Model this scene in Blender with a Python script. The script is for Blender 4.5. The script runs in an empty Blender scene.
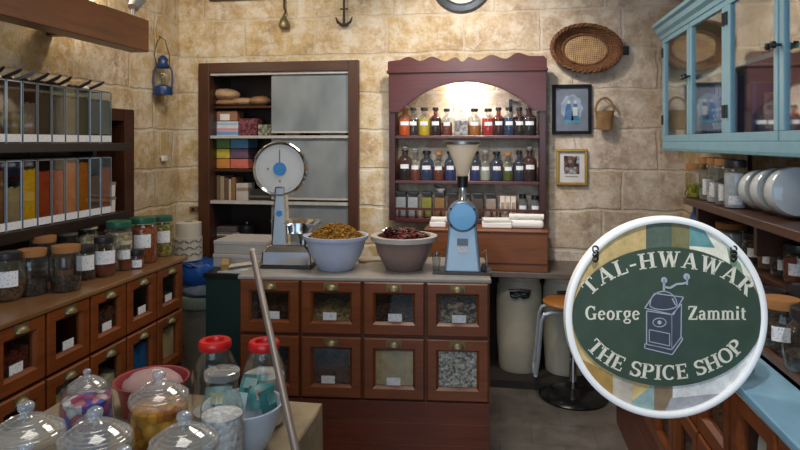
import bpy, math, random
from mathutils import Vector, Matrix
random.seed(7)
PI = math.pi
sc = bpy.context.scene
COL = sc.collection
# ------------------------------------------------------------------ camera / survey helpers
FOC, CX, HY, EYE = 620.0, 400.0, 142.0, 1.60
PSI = math.atan(100.0/620.0)
cs, sn = math.cos(PSI), math.sin(PSI)
def ray(px, py):
    u = (px-CX)/FOC; v = (HY-py)/FOC
    return Vector((u*cs-sn, u*sn+cs, v))
def onY(px, py, Y):
    d = ray(px, py); t = Y/d.y
    return Vector((d.x*t, Y, EYE+d.z*t))
def onX(px, py, X):
    d = ray(px, py); t = X/d.x
    return Vector((X, d.y*t, EYE+d.z*t))
def onZ(px, py, Z):
    d = ray(px, py); t = (Z-EYE)/d.z
    return Vector((d.x*t, d.y*t, Z))
def dist(p): return -p[0]*sn + p[1]*cs
def mpp(p): return dist(p)/FOC          # metres per pixel at a point
cam = bpy.data.cameras.new('camera'); camo = bpy.data.objects.new('camera', cam); COL.objects.link(camo)
camo.location = (0, 0, EYE); camo.rotation_euler = (PI/2, 0, PSI)
cam.sensor_width = 36; cam.lens = 36*FOC/800; cam.shift_y = (HY-225)/800; cam.clip_start = .02
sc.camera = camo

# ------------------------------------------------------------------ materials
def lin(c):
    if isinstance(c, str):
        c = [int(c[i:i+2], 16)/255 for i in (0, 2, 4)]
    return tuple((x/12.92 if x <= .04045 else ((x+.055)/1.055)**2.4) for x in c)+(1,)
class NT:
    def __init__(s, name):
        s.m = bpy.data.materials.new(name); s.m.use_nodes = True; s.t = s.m.node_tree; s.t.nodes.clear()
        s.out = s.n('ShaderNodeOutputMaterial')
    def n(s, typ, **kw):
        nd = s.t.nodes.new(typ)
        for k, v in kw.items():
            if k.startswith('_'): setattr(nd, k[1:], v)
        return nd
    def l(s, a, b): s.t.links.new(a, b)
    def bsdf(s, col=None, rough=.5, metal=0, spec=.5):
        b = s.n('ShaderNodeBsdfPrincipled')
        if col is not None: b.inputs['Base Color'].default_value = col
        b.inputs['Roughness'].default_value = rough; b.inputs['Metallic'].default_value = metal
        b.inputs['Specular IOR Level'].default_value = spec
        s.l(b.outputs[0], s.out.inputs[0]); return b
    def coord(s, scale=(1, 1, 1), rot=(0, 0, 0)):
        tc = s.n('ShaderNodeTexCoord'); mp = s.n('ShaderNodeMapping')
        mp.inputs['Scale'].default_value = scale; mp.inputs['Rotation'].default_value = rot
        s.l(tc.outputs['Object'], mp.inputs[0]); return mp.outputs[0]
    def noise(s, vec, scale, detail=3, rough=.55):
        n = s.n('ShaderNodeTexNoise'); n.inputs['Scale'].default_value = scale
        n.inputs['Detail'].default_value = detail; n.inputs['Roughness'].default_value = rough
        s.l(vec, n.inputs['Vector']); return n.outputs['Fac']
    def ramp(s, fac, stops):
        r = s.n('ShaderNodeValToRGB'); e = r.color_ramp.elements
        while len(e) > 1: e.remove(e[-1])
        e[0].position = stops[0][0]; e[0].color = stops[0][1]
        for p, c in stops[1:]:
            x = e.new(p); x.color = c
        s.l(fac, r.inputs[0]); return r.outputs[0]
    def mix(s, fac, a, b, mode='MIX'):
        m = s.n('ShaderNodeMix'); m.data_type = 'RGBA'; m.blend_type = mode
        for sock, v in ((m.inputs[0], fac), (m.inputs[6], a), (m.inputs[7], b)):
            if hasattr(v, 'is_output'): s.l(v, sock)
            else: sock.default_value = v
        return m.outputs[2]
    def bump(s, h, strength, distance, b):
        bp = s.n('ShaderNodeBump'); bp.inputs['Strength'].default_value = strength
        bp.inputs['Distance'].default_value = distance
        s.l(h, bp.inputs['Height']); s.l(bp.outputs[0], b.inputs['Normal'])
CACHE = {}
def once(f):
    def g(*a, **k):
        key = (f.__name__,)+a+tuple(sorted(k.items()))
        if key not in CACHE: CACHE[key] = f(*a, **k)
        return CACHE[key]
    return g
@once
def plain(name, col, rough=.5, metal=0, spec=.5, var=.12):
    t = NT(name); v = t.coord(); c = lin(col)
    n = t.noise(v, 18, 3)
    lo = tuple(x*(1-var) for x in c[:3])+(1,); hi = tuple(min(1, x*(1+var)) for x in c[:3])+(1,)
    b = t.bsdf(None, rough, metal, spec)
    t.l(t.ramp(n, [(.3, lo), (.7, hi)]), b.inputs['Base Color'])
    return t.m
@once
def wood(name, dark, light, axis='x', rough=.35, scale=1.0):
    t = NT(name)
    sc_ = {'x': (1.2, 14, 14), 'y': (14, 1.2, 14), 'z': (14, 14, 1.2)}[axis]
    v = t.coord(tuple(k*scale for k in sc_))
    n1 = t.noise(v, 2.2, 5, .6); n2 = t.noise(t.coord((1, 1, 1)), 3, 2)
    c = t.ramp(n1, [(.25, lin(dark)), (.55, lin(light)), (.8, lin(dark))])
    c = t.mix(.35, c, t.ramp(n2, [(.3, lin(dark)), (.7, lin(light))]))
    b = t.bsdf(None, rough); t.l(c, b.inputs['Base Color']); t.bump(n1, .15, .002, b)
    return t.m
@once
def grain(name, c1, c2, scale=110, rough=.8, c3=None, dark=.8):
    t = NT(name); v = t.coord()
    vo = t.n('ShaderNodeTexVoronoi'); vo.inputs['Scale'].default_value = scale; t.l(v, vo.inputs['Vector'])
    sp = t.n('ShaderNodeSeparateColor'); t.l(vo.outputs['Color'], sp.inputs[0])
    st = [(0.1, lin(c1)), (.55, lin(c2))]
    if c3: st.append((.9, lin(c3)))
    c = t.ramp(sp.outputs[0], st)
    dk = t.ramp(vo.outputs['Distance'], [(0.3, (1, 1, 1, 1)), (.85, (.3, .27, .25, 1))])
    c = t.mix(dark, c, dk, 'MULTIPLY')
    b = t.bsdf(None, rough, 0, .25); t.l(c, b.inputs['Base Color'])
    inv = t.n('ShaderNodeMath'); inv.operation = 'SUBTRACT'; inv.inputs[0].default_value = 1; t.l(vo.outputs['Distance'], inv.inputs[1])
    t.bump(inv.outputs[0], .6, .006, b)
    return t.m
@once
def powder(name, col):
    t = NT(name); c = lin(col); n = t.noise(t.coord(), 25, 5, .7)
    b = t.bsdf(None, .9, 0, .1)
    t.l(t.ramp(n, [(.3, tuple(x*.72 for x in c[:3])+(1,)), (.7, tuple(min(1, x*1.18) for x in c[:3])+(1,))]), b.inputs['Base Color'])
    return t.m
@once
def glass(name, tint='f4f8f8', edge=.55, gloss='ffffff', haze=.0):
    t = NT(name)
    tr = t.n('ShaderNodeBsdfTransparent'); tr.inputs[0].default_value = lin(tint)
    gl = t.n('ShaderNodeBsdfGlossy'); gl.inputs['Roughness'].default_value = .04; gl.inputs[0].default_value = lin(gloss)
    lw = t.n('ShaderNodeLayerWeight'); lw.inputs[0].default_value = .35
    mp = t.n('ShaderNodeMapRange'); mp.inputs[1].default_value = 0; mp.inputs[2].default_value = 1
    mp.inputs[3].default_value = .03; mp.inputs[4].default_value = edge
    t.l(lw.outputs['Facing'], mp.inputs[0])
    mx = t.n('ShaderNodeMixShader'); t.l(mp.outputs[0], mx.inputs[0]); t.l(tr.outputs[0], mx.inputs[1]); t.l(gl.outputs[0], mx.inputs[2])
    res = mx.outputs[0]
    if haze:
        df = t.n('ShaderNodeBsdfDiffuse'); df.inputs[0].default_value = lin(gloss)
        m2 = t.n('ShaderNodeMixShader'); m2.inputs[0].default_value = haze
        t.l(res, m2.inputs[1]); t.l(df.outputs[0], m2.inputs[2]); res = m2.outputs[0]
    t.l(res, t.out.inputs[0])
    return t.m
@once
def frosted():
    t = NT('frosted_glass')
    df = t.n('ShaderNodeBsdfDiffuse'); n = t.noise(t.coord((3, 3, 2)), 1.6, 2)
    t.l(t.ramp(n, [(.3, lin('8d969b')), (.7, lin('bcc4c8'))]), df.inputs[0])
    rf = t.n('ShaderNodeBsdfRefraction'); rf.inputs['Roughness'].default_value = .45; rf.inputs['IOR'].default_value = 1.1
    rf.inputs[0].default_value = lin('c8d2d4')
    gl = t.n('ShaderNodeBsdfGlossy'); gl.inputs['Roughness'].default_value = .25
    m1 = t.n('ShaderNodeMixShader'); m1.inputs[0].default_value = .45; t.l(df.outputs[0], m1.inputs[1]); t.l(rf.outputs[0], m1.inputs[2])
    m2 = t.n('ShaderNodeMixShader'); m2.inputs[0].default_value = .12; t.l(m1.outputs[0], m2.inputs[1]); t.l(gl.outputs[0], m2.inputs[2])
    t.l(m2.outputs[0], t.out.inputs[0]); return t.m
@once
def wicker(name, c1, c2, scale=60):
    t = NT(name); v = t.coord((1, 1, 1))
    w1 = t.n('ShaderNodeTexWave'); w1.inputs['Scale'].default_value = scale; w1.bands_direction = 'X'; t.l(v, w1.inputs[0])
    w2 = t.n('ShaderNodeTexWave'); w2.inputs['Scale'].default_value = scale; w2.bands_direction = 'Z'; t.l(v, w2.inputs[0])
    m = t.n('ShaderNodeMath'); m.operation = 'MULTIPLY'; t.l(w1.outputs['Fac'], m.inputs[0]); t.l(w2.outputs['Fac'], m.inputs[1])
    n = t.noise(v, 20, 3)
    a = t.n('ShaderNodeMath'); a.operation = 'ADD'; t.l(m.outputs[0], a.inputs[0]); t.l(n, a.inputs[1])
    b = t.bsdf(None, .7); t.l(t.ramp(a.outputs[0], [(.35, lin(c1)), (1.0, lin(c2))]), b.inputs['Base Color'])
    t.bump(m.outputs[0], .7, .006, b); return t.m
@once
def scribble():
    # white card with a faint band of unreadable handwriting
    t = NT('label_card'); v = t.coord((1, 1, 1)); n = t.noise(v, 160, 3, .7)
    c = t.ramp(n, [(.36, lin('8f93a0')), (.45, lin('e3e3e6'))])
    b = t.bsdf(None, .6); t.l(c, b.inputs['Base Color']); return t.m
def stone_wall(name, axis, ramp_x=None):
    t = NT(name); tc = t.n('ShaderNodeTexCoord'); sp = t.n('ShaderNodeSeparateXYZ'); t.l(tc.outputs['Object'], sp.inputs[0])
    cb = t.n('ShaderNodeCombineXYZ'); t.l(sp.outputs[axis], cb.inputs[0]); t.l(sp.outputs[2], cb.inputs[1])
    nz = t.n('ShaderNodeTexNoise'); nz.inputs['Scale'].default_value = 5; t.l(tc.outputs['Object'], nz.inputs['Vector'])
    vm = t.n('ShaderNodeVectorMath'); vm.operation = 'MULTIPLY_ADD'; t.l(nz.outputs['Color'], vm.inputs[0])
    vm.inputs[1].default_value = (.06, .045, 0); t.l(cb.outputs[0], vm.inputs[2])
    br = t.n('ShaderNodeTexBrick'); t.l(vm.outputs[0], br.inputs['Vector'])
    br.inputs['Scale'].default_value = 1; br.inputs['Brick Width'].default_value = .56; br.inputs['Row Height'].default_value = .285
    br.inputs['Mortar Size'].default_value = .013; br.inputs['Mortar Smooth'].default_value = .6; br.inputs['Bias'].default_value = 0
    br.offset = .43; br.squash = 1.35; br.squash_frequency = 3
    br.inputs['Color1'].default_value = (0, 0, 0, 1); br.inputs['Color2'].default_value = (1, 1, 1, 1); br.inputs['Mortar'].default_value = (.5, .5, .5, 1)
    tone = br.outputs['Color']; mort = br.outputs['Fac']
    o = tc.outputs['Object']
    def math_(op, x, y, clamp=False):
        q = t.n('ShaderNodeMath'); q.operation = op; q.use_clamp = clamp
        for i, w in enumerate((x, y)):
            if hasattr(w, 'is_output'): t.l(w, q.inputs[i])
            else: q.inputs[i].default_value = w
        return q.outputs[0]
    n1 = t.noise(o, 4.2, 7, .72); n2 = t.noise(o, 19, 8, .78); n3 = t.noise(o, 1.3, 3); n4 = t.noise(o, 7.5, 6, .7)
    gold = t.ramp(n1, [(.30, lin('a38a68')), (.42, lin('bb9e70')), (.52, lin('cbb285')), (.64, lin('dbcfb8'))])
    grey = t.ramp(n1, [(.30, lin('8f8076')), (.42, lin('ab9a8c')), (.54, lin('bfb0a4')), (.66, lin('d6cdc6'))])
    sep = t.n('ShaderNodeSeparateColor'); t.l(tone, sep.inputs[0])
    blk = math_('MULTIPLY_ADD', sep.outputs[0], .7)
    blk.node.inputs[2].default_value = -.35
    base = math_('MULTIPLY_ADD', n3, 1.1); base.node.inputs[2].default_value = -.55
    if ramp_x:
        mr = t.n('ShaderNodeMapRange'); t.l(sp.outputs[0], mr.inputs[0]); mr.inputs[1].default_value = ramp_x[0]; mr.inputs[2].default_value = ramp_x[1]
        base = math_('ADD', base, mr.outputs[0])
    else: base = math_('ADD', base, .18)
    c = t.mix(math_('ADD', base, blk, True), gold, grey)
    c = t.mix(t.ramp(n4, [(.50, (0, 0, 0, 1)), (.60, (.7, .7, .7, 1))]), c, lin('ddd3c3'))
    c = t.mix(t.ramp(n2, [(.50, (0, 0, 0, 1)), (.64, (.5, .5, .5, 1))]), c, lin('e0d6c6'))
    c = t.mix(t.ramp(n2, [(.30, (.5, .5, .5, 1)), (.44, (0, 0, 0, 1))]), c, lin('8d7152'))
    tn = t.ramp(tone, [(0, (.86, .84, .82, 1)), (1, (1.05, 1.04, 1.03, 1))])
    c = t.mix(.7, c, tn, 'MULTIPLY')
    mfac = math_('MULTIPLY', mort, math_('MULTIPLY_ADD', n4, 1.2)); mfac.node.inputs[1].links[0].from_node.inputs[2].default_value = -.05
    c = t.mix(mfac, c, lin('cbbfac'))
    b = t.bsdf(None, .9, 0, .15); t.l(c, b.inputs['Base Color'])
    hm = t.n('ShaderNodeMath'); hm.operation = 'MULTIPLY_ADD'; t.l(mort, hm.inputs[0]); hm.inputs[1].default_value = -.6; t.l(n2, hm.inputs[2])
    t.bump(hm.outputs[0], .6, .022, b)
    return t.m
def floor_mat():
    t = NT('stone_floor'); v = t.coord()
    br = t.n('ShaderNodeTexBrick'); t.l(v, br.inputs['Vector']); br.inputs['Scale'].default_value = 1
    br.inputs['Brick Width'].default_value = .34; br.inputs['Row Height'].default_value = .24; br.inputs['Mortar Size'].default_value = .004; br.inputs['Mortar Smooth'].default_value = .4
    br.inputs['Color1'].default_value = lin('57524e'); br.inputs['Color2'].default_value = lin('736c66'); br.inputs['Mortar'].default_value = lin('34302d')
    n = t.noise(v, 6, 5, .65)
    c = t.mix(.6, br.outputs['Color'], t.ramp(n, [(.3, lin('4a4541')), (.7, lin('857d75'))]))
    b = t.bsdf(None, .34, 0, .5); t.l(c, b.inputs['Base Color']); t.bump(br.outputs['Fac'], -.3, .004, b)
    return t.m

M_DARK = wood('dark_stained_wood', '2c1810', '4a2a1a', 'x')
M_DARKZ = wood('dark_stained_upright', '2c1810', '4a2a1a', 'z')
M_BLACKWOOD = wood('near_black_wood', '17100d', '2b1d16', 'y')
M_CAB = wood('orange_brown_timber', '4e2611', '824521', 'x', .3)
M_CABZ = wood('orange_brown_timber_upright', '3c1d0d', '643417', 'z', .3)
M_RED = wood('red_mahogany', '35130f', '562420', 'x', .28)
M_MID = wood('mid_brown_timber', '5c351d', '8c5730', 'x', .4)
M_FRAME = wood('walnut_frame', '33190c', '4f2c18', 'z', .4)
M_FRAMEX = wood('walnut_frame_rail', '33190c', '4f2c18', 'x', .4)
M_BLACK = plain('black_interior', '0c0908', .8)
M_BLKPL = plain('black_plastic', '18181a', .35)
M_WHITE = plain('white_paper', 'dcdad4', .8, var=.05)
M_CARD = scribble()
M_CHROME = plain('polished_chrome', 'd6d8da', .12, 1, var=.04)
M_STEEL = plain('brushed_steel', '9a9b9c', .35, 1, var=.08)
M_BRASS = plain('aged_brass', '7d7352', .42, .6)
M_TURQ = plain('turquoise_paint', '86b3c6', .42, var=.05)
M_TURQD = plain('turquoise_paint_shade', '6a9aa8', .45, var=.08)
M_GLASS = glass('clear_glass', 'eef3f3', .5)
M_PANE = glass('window_pane_glass', 'f7fafa', .16)
M_CUPPANE = glass('cupboard_pane_glass', 'f4f7f8', .62)
M_JAR = glass('thick_jar_glass', 'f1f4f4', .42, 'eef2f5', haze=.006)
M_LIDGLASS = glass('heavy_lid_glass', 'eceeee', .7, 'eef0f2', haze=.13)
M_CORK = plain('cork_lid', '9b6a3c', .8)
M_GREEN = plain('green_lid_metal', '1f5a46', .35)
M_REDLID = plain('red_lid_plastic', 'c0181c', .3)
M_STONE = plain('grey_laminate', '9d9790', .35, var=.08)

# ------------------------------------------------------------------ mesh builder
class MB:
    def __init__(s): s.v = []; s.f = []; s.sm = []; s.mi = []; s.cur = 0
    def add(s, vs, fs, smooth=False):
        b = len(s.v); s.v += [tuple(x) for x in vs]
        for f in fs: s.f.append([b+i for i in f]); s.sm.append(smooth); s.mi.append(s.cur)
        return s
    def box(s, x0, x1, y0, y1, z0, z1):
        v = [(x, y, z) for z in (z0, z1) for y in (y0, y1) for x in (x0, x1)]
        return s.add(v, [(0, 2, 3, 1), (4, 5, 7, 6), (0, 1, 5, 4), (2, 6, 7, 3), (0, 4, 6, 2), (1, 3, 7, 5)])
    def obox(s, c, size, rz=0, rx=0, ry=0):
        R = Matrix.Rotation(rz, 3, 'Z') @ Matrix.Rotation(ry, 3, 'Y') @ Matrix.Rotation(rx, 3, 'X')
        a, b, d = [k/2 for k in size]; c = Vector(c)
        v = [c+R @ Vector((x, y, z)) for z in (-d, d) for y in (-b, b) for x in (-a, a)]
        return s.add(v, [(0, 2, 3, 1), (4, 5, 7, 6), (0, 1, 5, 4), (2, 6, 7, 3), (0, 4, 6, 2), (1, 3, 7, 5)])
    def lathe(s, prof, c=(0, 0, 0), seg=24, sx=1, sy=1, M=None, smooth=True):
        vs = []; fs = []; n = len(prof)
        for r, z in prof:
            for k in range(seg):
                a = 2*PI*k/seg; p = Vector((r*sx*math.cos(a), r*sy*math.sin(a), z))
                if M: p = M @ p
                vs.append(p+Vector(c))
        for i in range(n-1):
            for k in range(seg):
                k2 = (k+1) % seg
                fs.append((i*seg+k, i*seg+k2, (i+1)*seg+k2, (i+1)*seg+k))
        if prof[0][0] > 1e-5 and prof[0][0] < 0: pass
        return s.add(vs, fs, smooth)
    def cyl(s, p0, p1, r0, r1=None, seg=12, smooth=True):
        return s.tube([p0, p1], [r0, r0 if r1 is None else r1], seg, smooth)
    def tube(s, pts, r, seg=8, smooth=True, closed=False):
        pts = [Vector(p) for p in pts]; n = len(pts)
        rs = r if isinstance(r, (list, tuple)) else [r]*n
        vs = []; fs = []; up = None
        for i, p in enumerate(pts):
            if closed: d = pts[(i+1) % n]-pts[i-1]
            else: d = pts[min(i+1, n-1)]-pts[max(i-1, 0)]
            d.normalize()
            if up is None: up = Vector((0, 0, 1)) if abs(d.z) < .9 else Vector((1, 0, 0))
            a = up-d*up.dot(d)
            if a.length < 1e-5: a = Vector((1, 0, 0))-d*d.x
            a.normalize(); b = d.cross(a); up = a
            for k in range(seg):
                w = 2*PI*k/seg; vs.append(p+(a*math.cos(w)+b*math.sin(w))*rs[i])
        m = n if closed else n-1
        for i in range(m):
            j = (i+1) % n
            for k in range(seg):
                k2 = (k+1) % seg; fs.append((i*seg+k, i*seg+k2, j*seg+k2, j*seg+k))
        s.add(vs, fs, smooth)
        if not closed:
            b = len(s.v)-len(vs)
            s.f.append([b+k for k in reversed(range(seg))]); s.sm.append(False); s.mi.append(s.cur)
            s.f.append([b+(n-1)*seg+k for k in range(seg)]); s.sm.append(False); s.mi.append(s.cur)
        return s
    def prism(s, poly, d0, d1, plane='xz'):
        # poly of 2d points; extruded along the missing axis
        def P(a, b, d): return {'xz': (a, d, b), 'yz': (d, a, b), 'xy': (a, b, d)}[plane]
        n = len(poly); vs = [P(a, b, d0) for a, b in poly]+[P(a, b, d1) for a, b in poly]
        fs = [tuple(range(n)), tuple(reversed(range(n, 2*n)))]+[(i, i+n, (i+1) % n+n, (i+1) % n) for i in range(n)]
        return s.add(vs, fs)
    def strip(s, top, bot, d0, d1):
        # closed panel between two polylines (x,z), thickness d0..d1 along y
        n = len(top); vs = []
        for d in (d0, d1):
            vs += [(x, d, z) for x, z in top]+[(x, d, z) for x, z in bot]
        fs = []; o = 2*n
        for i in range(n-1):
            fs += [(n+i, n+i+1, i+1, i), (o+i, o+i+1, o+n+i+1, o+n+i), (i, i+1, o+i+1, o+i), (n+i+1, n+i, o+n+i, o+n+i+1)]
        fs += [(0, o, o+n, n), (n-1, 2*n-1, o+2*n-1, o+n-1)]
        return s.add(vs, fs)
    def ball(s, c, r, seg=12, rings=8, M=None, jit=0):
        rx, ry, rz = r if isinstance(r, (tuple, list)) else (r, r, r)
        vs = []; c = Vector(c)
        for i in range(rings+1):
            th = PI*i/rings
            for k in range(seg):
                a = 2*PI*k/seg; j = 1+random.uniform(-jit, jit)
                p = Vector((rx*math.sin(th)*math.cos(a)*j, ry*math.sin(th)*math.sin(a)*j, -rz*math.cos(th)*j))
                vs.append(c+(M @ p if M else p))
        fs = [(i*seg+k, i*seg+(k+1) % seg, (i+1)*seg+(k+1) % seg, (i+1)*seg+k) for i in range(rings) for k in range(seg)]
        return s.add(vs, fs, True)
    def build(s, name, mats, parent=None, loc=(0, 0, 0), rot=(0, 0, 0), bevel=0, weld=True, **kw):
        me = bpy.data.meshes.new(name); me.from_pydata(s.v, [], s.f)
        mats = mats if isinstance(mats, (list, tuple)) else [mats]
        for m in mats: me.materials.append(m)
        me.polygons.foreach_set('use_smooth', s.sm); me.polygons.foreach_set('material_index', s.mi)
        me.validate(); me.update()
        if any(s.sm): me.set_sharp_from_angle(angle=.75)
        o = bpy.data.objects.new(name, me); COL.objects.link(o); o.location = loc; o.rotation_euler = rot
        if parent: o.parent = parent
        if bevel:
            b = o.modifiers.new('bevel', 'BEVEL'); b.width = bevel; b.segments = 2; b.limit_method = 'ANGLE'
        for k, x in kw.items(): o[k] = x
        return o
def thing(name, label, cat, loc=(0, 0, 0), rz=0, group=None, kind=None):
    o = bpy.data.objects.new(name, None); COL.objects.link(o); o.location = loc; o.rotation_euler = (0, 0, rz)
    o.empty_display_size = .05; o['label'] = label; o['category'] = cat
    if group: o['group'] = group
    if kind: o['kind'] = kind
    return o
def tag(o, label, cat, group=None, kind=None):
    o['label'] = label; o['category'] = cat
    if group: o['group'] = group
    if kind: o['kind'] = kind
    return o
def struct(o, label=None):
    o['kind'] = 'structure'
    if label: o['label'] = label
    return o
ORD = ['first', 'second', 'third', 'fourth', 'fifth', 'sixth', 'seventh', 'eighth', 'ninth', 'tenth', 'eleventh', 'twelfth']
def arc_label(r, z0, z1, ang, half, sag=0):
    m = MB(); n = 8; vs = []
    for i in range(n+1):
        a = ang-half+2*half*i/n
        for z in (z0, z1): vs.append((r*math.cos(a), r*math.sin(a), z))
    return m.add(vs, [(2*i, 2*i+2, 2*i+3, 2*i+1) for i in range(n)], True)

# ================================================================== ROOM SHELL
XL, XR, YB, ZC = -2.5, 1.25, 4.55, 2.95
YF = -2.2
struct(MB().box(XL-.3, XR+.3, YF, YB+.5, -.1, 0).build('floor', floor_mat()), 'grey stone tiled floor')
struct(MB().box(XL-.3, XR+.3, YF, YB+.5, ZC, ZC+.1).build('ceiling', plain('ceiling_plaster', 'b7ad9c', .9)), 'plain plaster ceiling')
# back wall with the niche of the built-in cupboard
nx0, nx1 = onY(205, 100, YB).x, onY(354, 100, YB).x
nz0, nz1 = .45, onY(280, 66, YB).z
wb = MB()
wb.box(XL-.3, nx0, YB, YB+.45, 0, ZC).box(nx1, XR+.3, YB, YB+.45, 0, ZC).box(nx0, nx1, YB, YB+.45, nz1, ZC).box(nx0, nx1, YB, YB+.45, 0, nz0).box(nx0, nx1, YB+.4, YB+.45, nz0, nz1)
struct(wb.build('wall_back', stone_wall('limestone_back', 0, (-1.3, .7))), 'rough limestone block wall at the back')
# left wall with the dark doorway
dy0, dy1, dz = 2.95, 3.90, 1.82
wl = MB()
wl.box(XL-.3, XL, YF, dy0, 0, ZC).box(XL-.3, XL, dy1, YB, 0, ZC).box(XL-.3, XL, dy0, dy1, dz, ZC)
struct(wl.build('wall_left', stone_wall('limestone_left', 1)), 'golden limestone block wall on the left')
struct(MB().box(XR, XR+.3, YF, YB, 0, ZC).build('wall_right', stone_wall('limestone_right', 1)), 'limestone wall behind the turquoise cupboard')
d1 = MB(); d1.box(XL-.28, XL-.2, dy0, dy1, 0, dz)
struct(d1.build('door_1', M_BLACKWOOD), 'dark wooden door in the left wall')
fr = MB(); fr.box(XL-.2, XL+.03, dy1-.11, dy1, 0, dz).box(XL-.2, XL+.03, dy0, dy0+.1, 0, dz).box(XL-.2, XL+.02, dy0, dy1, dz-.08, dz)
struct(fr.build('trim_1', M_DARKZ, bevel=.004), 'dark wooden door frame in the left wall')

# ================================================================== MULTI-DRAWER COUNTERS
def ring_front(x0, x1, z0, z1, il, ir, it, ib, d=.022):
    m = MB()
    o = [(x0, z0), (x1, z0), (x1, z1), (x0, z1)]
    b = [(x0+.006, z0+.006), (x1-.006, z0+.006), (x1-.006, z1-.006), (x0+.006, z1-.006)]
    i1 = [(x0+il, z0+ib), (x1-ir, z0+ib), (x1-ir, z1-it), (x0+il, z1-it)]
    e = .012
    i2 = [(x0+il+e, z0+ib+e), (x1-ir-e, z0+ib+e), (x1-ir-e, z1-it-e), (x0+il+e, z1-it-e)]
    loops = [(o, 0), (o, -d+.006), (b, -d), (i1, -d), (i2, -.008), (i2, .004)]
    vs = [(x, y, z) for L, y in loops for x, z in L]
    fs = []
    for k in range(len(loops)-1):
        for i in range(4):
            j = (i+1) % 4; fs.append((k*4+i, k*4+j, (k+1)*4+j, (k+1)*4+i))
    return m.add(vs, fs)
def cup_pull():
    m = MB(); vs = []; n, q = 10, 5
    for i in range(n+1):
        a = PI*i/n
        for j in range(q+1):
            b = PI/2*j/q
            vs.append((.032*math.cos(a), -.024*math.sin(a)*math.sin(b), .026*math.sin(a)*math.cos(b)))
    fs = [(i*(q+1)+j, (i+1)*(q+1)+j, (i+1)*(q+1)+j+1, i*(q+1)+j+1) for i in range(n) for j in range(q)]
    m.add(vs, fs, True); m.box(-.036, .036, -.003, .001, -.004, .03)
    return m
def drawer_counter(root, n, cw, rows, depth, ztop, fills, mat=M_CAB, cards=None, pulls=True):
    """open carcass with glazed spice drawers; local x along the front, front face at y=0, facing -y"""
    L = n*cw; zb = rows[-1][0]; zt = rows[0][1]
    c = MB()
    c.box(0, L, depth-.02, depth, 0, ztop).box(0, .018, 0, depth, 0, ztop).box(L-.018, L, 0, depth, 0, ztop)
    c.box(0, L, 0, depth, zb-.03, zb-.005).box(0, L, 0, .02, zt, ztop)
    for z0, z1 in rows[:-1]: c.box(.0, L, .004, depth, z0-.012, z0)
    for k in range(1, n): c.box(k*cw-.009, k*cw+.009, .003, depth, zb-.01, ztop)
    c.box(.018, L-.018, .2, .21, zb, zt)
    c.build('carcass', M_CABZ, root)
    c = MB(); c.box(0, L, -.012, .012, 0, zb-.006)
    for k in range(1, 3): c.box(0, L, -.0125, -.011, (zb-.006)*k/3-.0015, (zb-.006)*k/3+.0015)
    c.build('base_panel', wood('red_brown_plank', '3f1a0e', '6a301b', 'x', .35), root, bevel=.002)
    for r, (z0, z1) in enumerate(rows):
        for k in range(n):
            fx = fills[r][k]
            x0, x1 = k*cw+.006, (k+1)*cw-.006
            a, b = z0+.004, z1-.004
            s = .045; it, ib = .05, .052
            d = ring_front(x0, x1, a, b, s, s, it, ib).build('drawer', mat, root, bevel=0)
            wx0, wx1, wz0, wz1 = x0+s+.012, x1-s-.012, a+ib+.012, b-it-.012
            MB().box(wx0-.004, wx1+.004, -.005, -.003, wz0-.004, wz1+.004).build('window_pane', M_PANE, d)
            if pulls: cup_pull().build('cup_pull', M_BRASS, d, loc=((x0+x1)/2, -.023, b-it+.012))
            MB().box(x0+.02, x1-.02, .16, .165, a, b).build('drawer_back', M_BLACK, d)
            if fx:
                m, lev = fx
                h = wz0-.02+(wz1-wz0+.02)*lev; g = MB(); q = 9; vs = []
                for i in range(q+1):
                    x = x0+.02+(x1-x0-.04)*i/q
                    hz = h+random.uniform(-.012, .012)*(1 if lev < .95 else 0)
                    vs += [(x, .006, wz0-.03), (x, .006, hz), (x, .155, hz+.02+random.uniform(-.01, .01))]
                g.add(vs, [f for i in range(q) for f in ((i*3, i*3+3, i*3+4, i*3+1), (i*3+1, i*3+4, i*3+5, i*3+2))])
                g.build('contents', m, d, kind='stuff')
            if cards is None or cards[r][k]:
                cx = (x0+x1)/2+random.uniform(-.02, .015)
                MB().box(cx-.034, cx+.034, -.0075, -.0062, wz0+.002, wz0+.04).build('label_card', M_CARD, d)

G_DK = grain('dark_peppercorns', '1c120d', '40261a', 90, c3='5a3a28')
G_BRN = grain('brown_cloves', '3a2013', '6a4128', 80)
G_BEI = grain('beige_seeds', '8b6f4a', 'c2a47a', 120, c3='6a5236')
G_MIX = grain('mixed_pulses', '2a1c14', '6a4a34', 95, c3='b89a78')
G_SAND = powder('sandy_powder', 'c0a57c')
G_SPK = grain('speckled_beans', 'a99a86', 'e6dccb', 85, c3='6a5644')
G_RED = grain('dried_chilli', '3d130d', '6b2416', 70)
G_BLUE = powder('blue_packet', '2a5f96')
G_CREAM = powder('cream_flour', 'c3b592')
G_YEL = grain('yellow_grain', '8a6420', 'c29a3e', 110)

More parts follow.
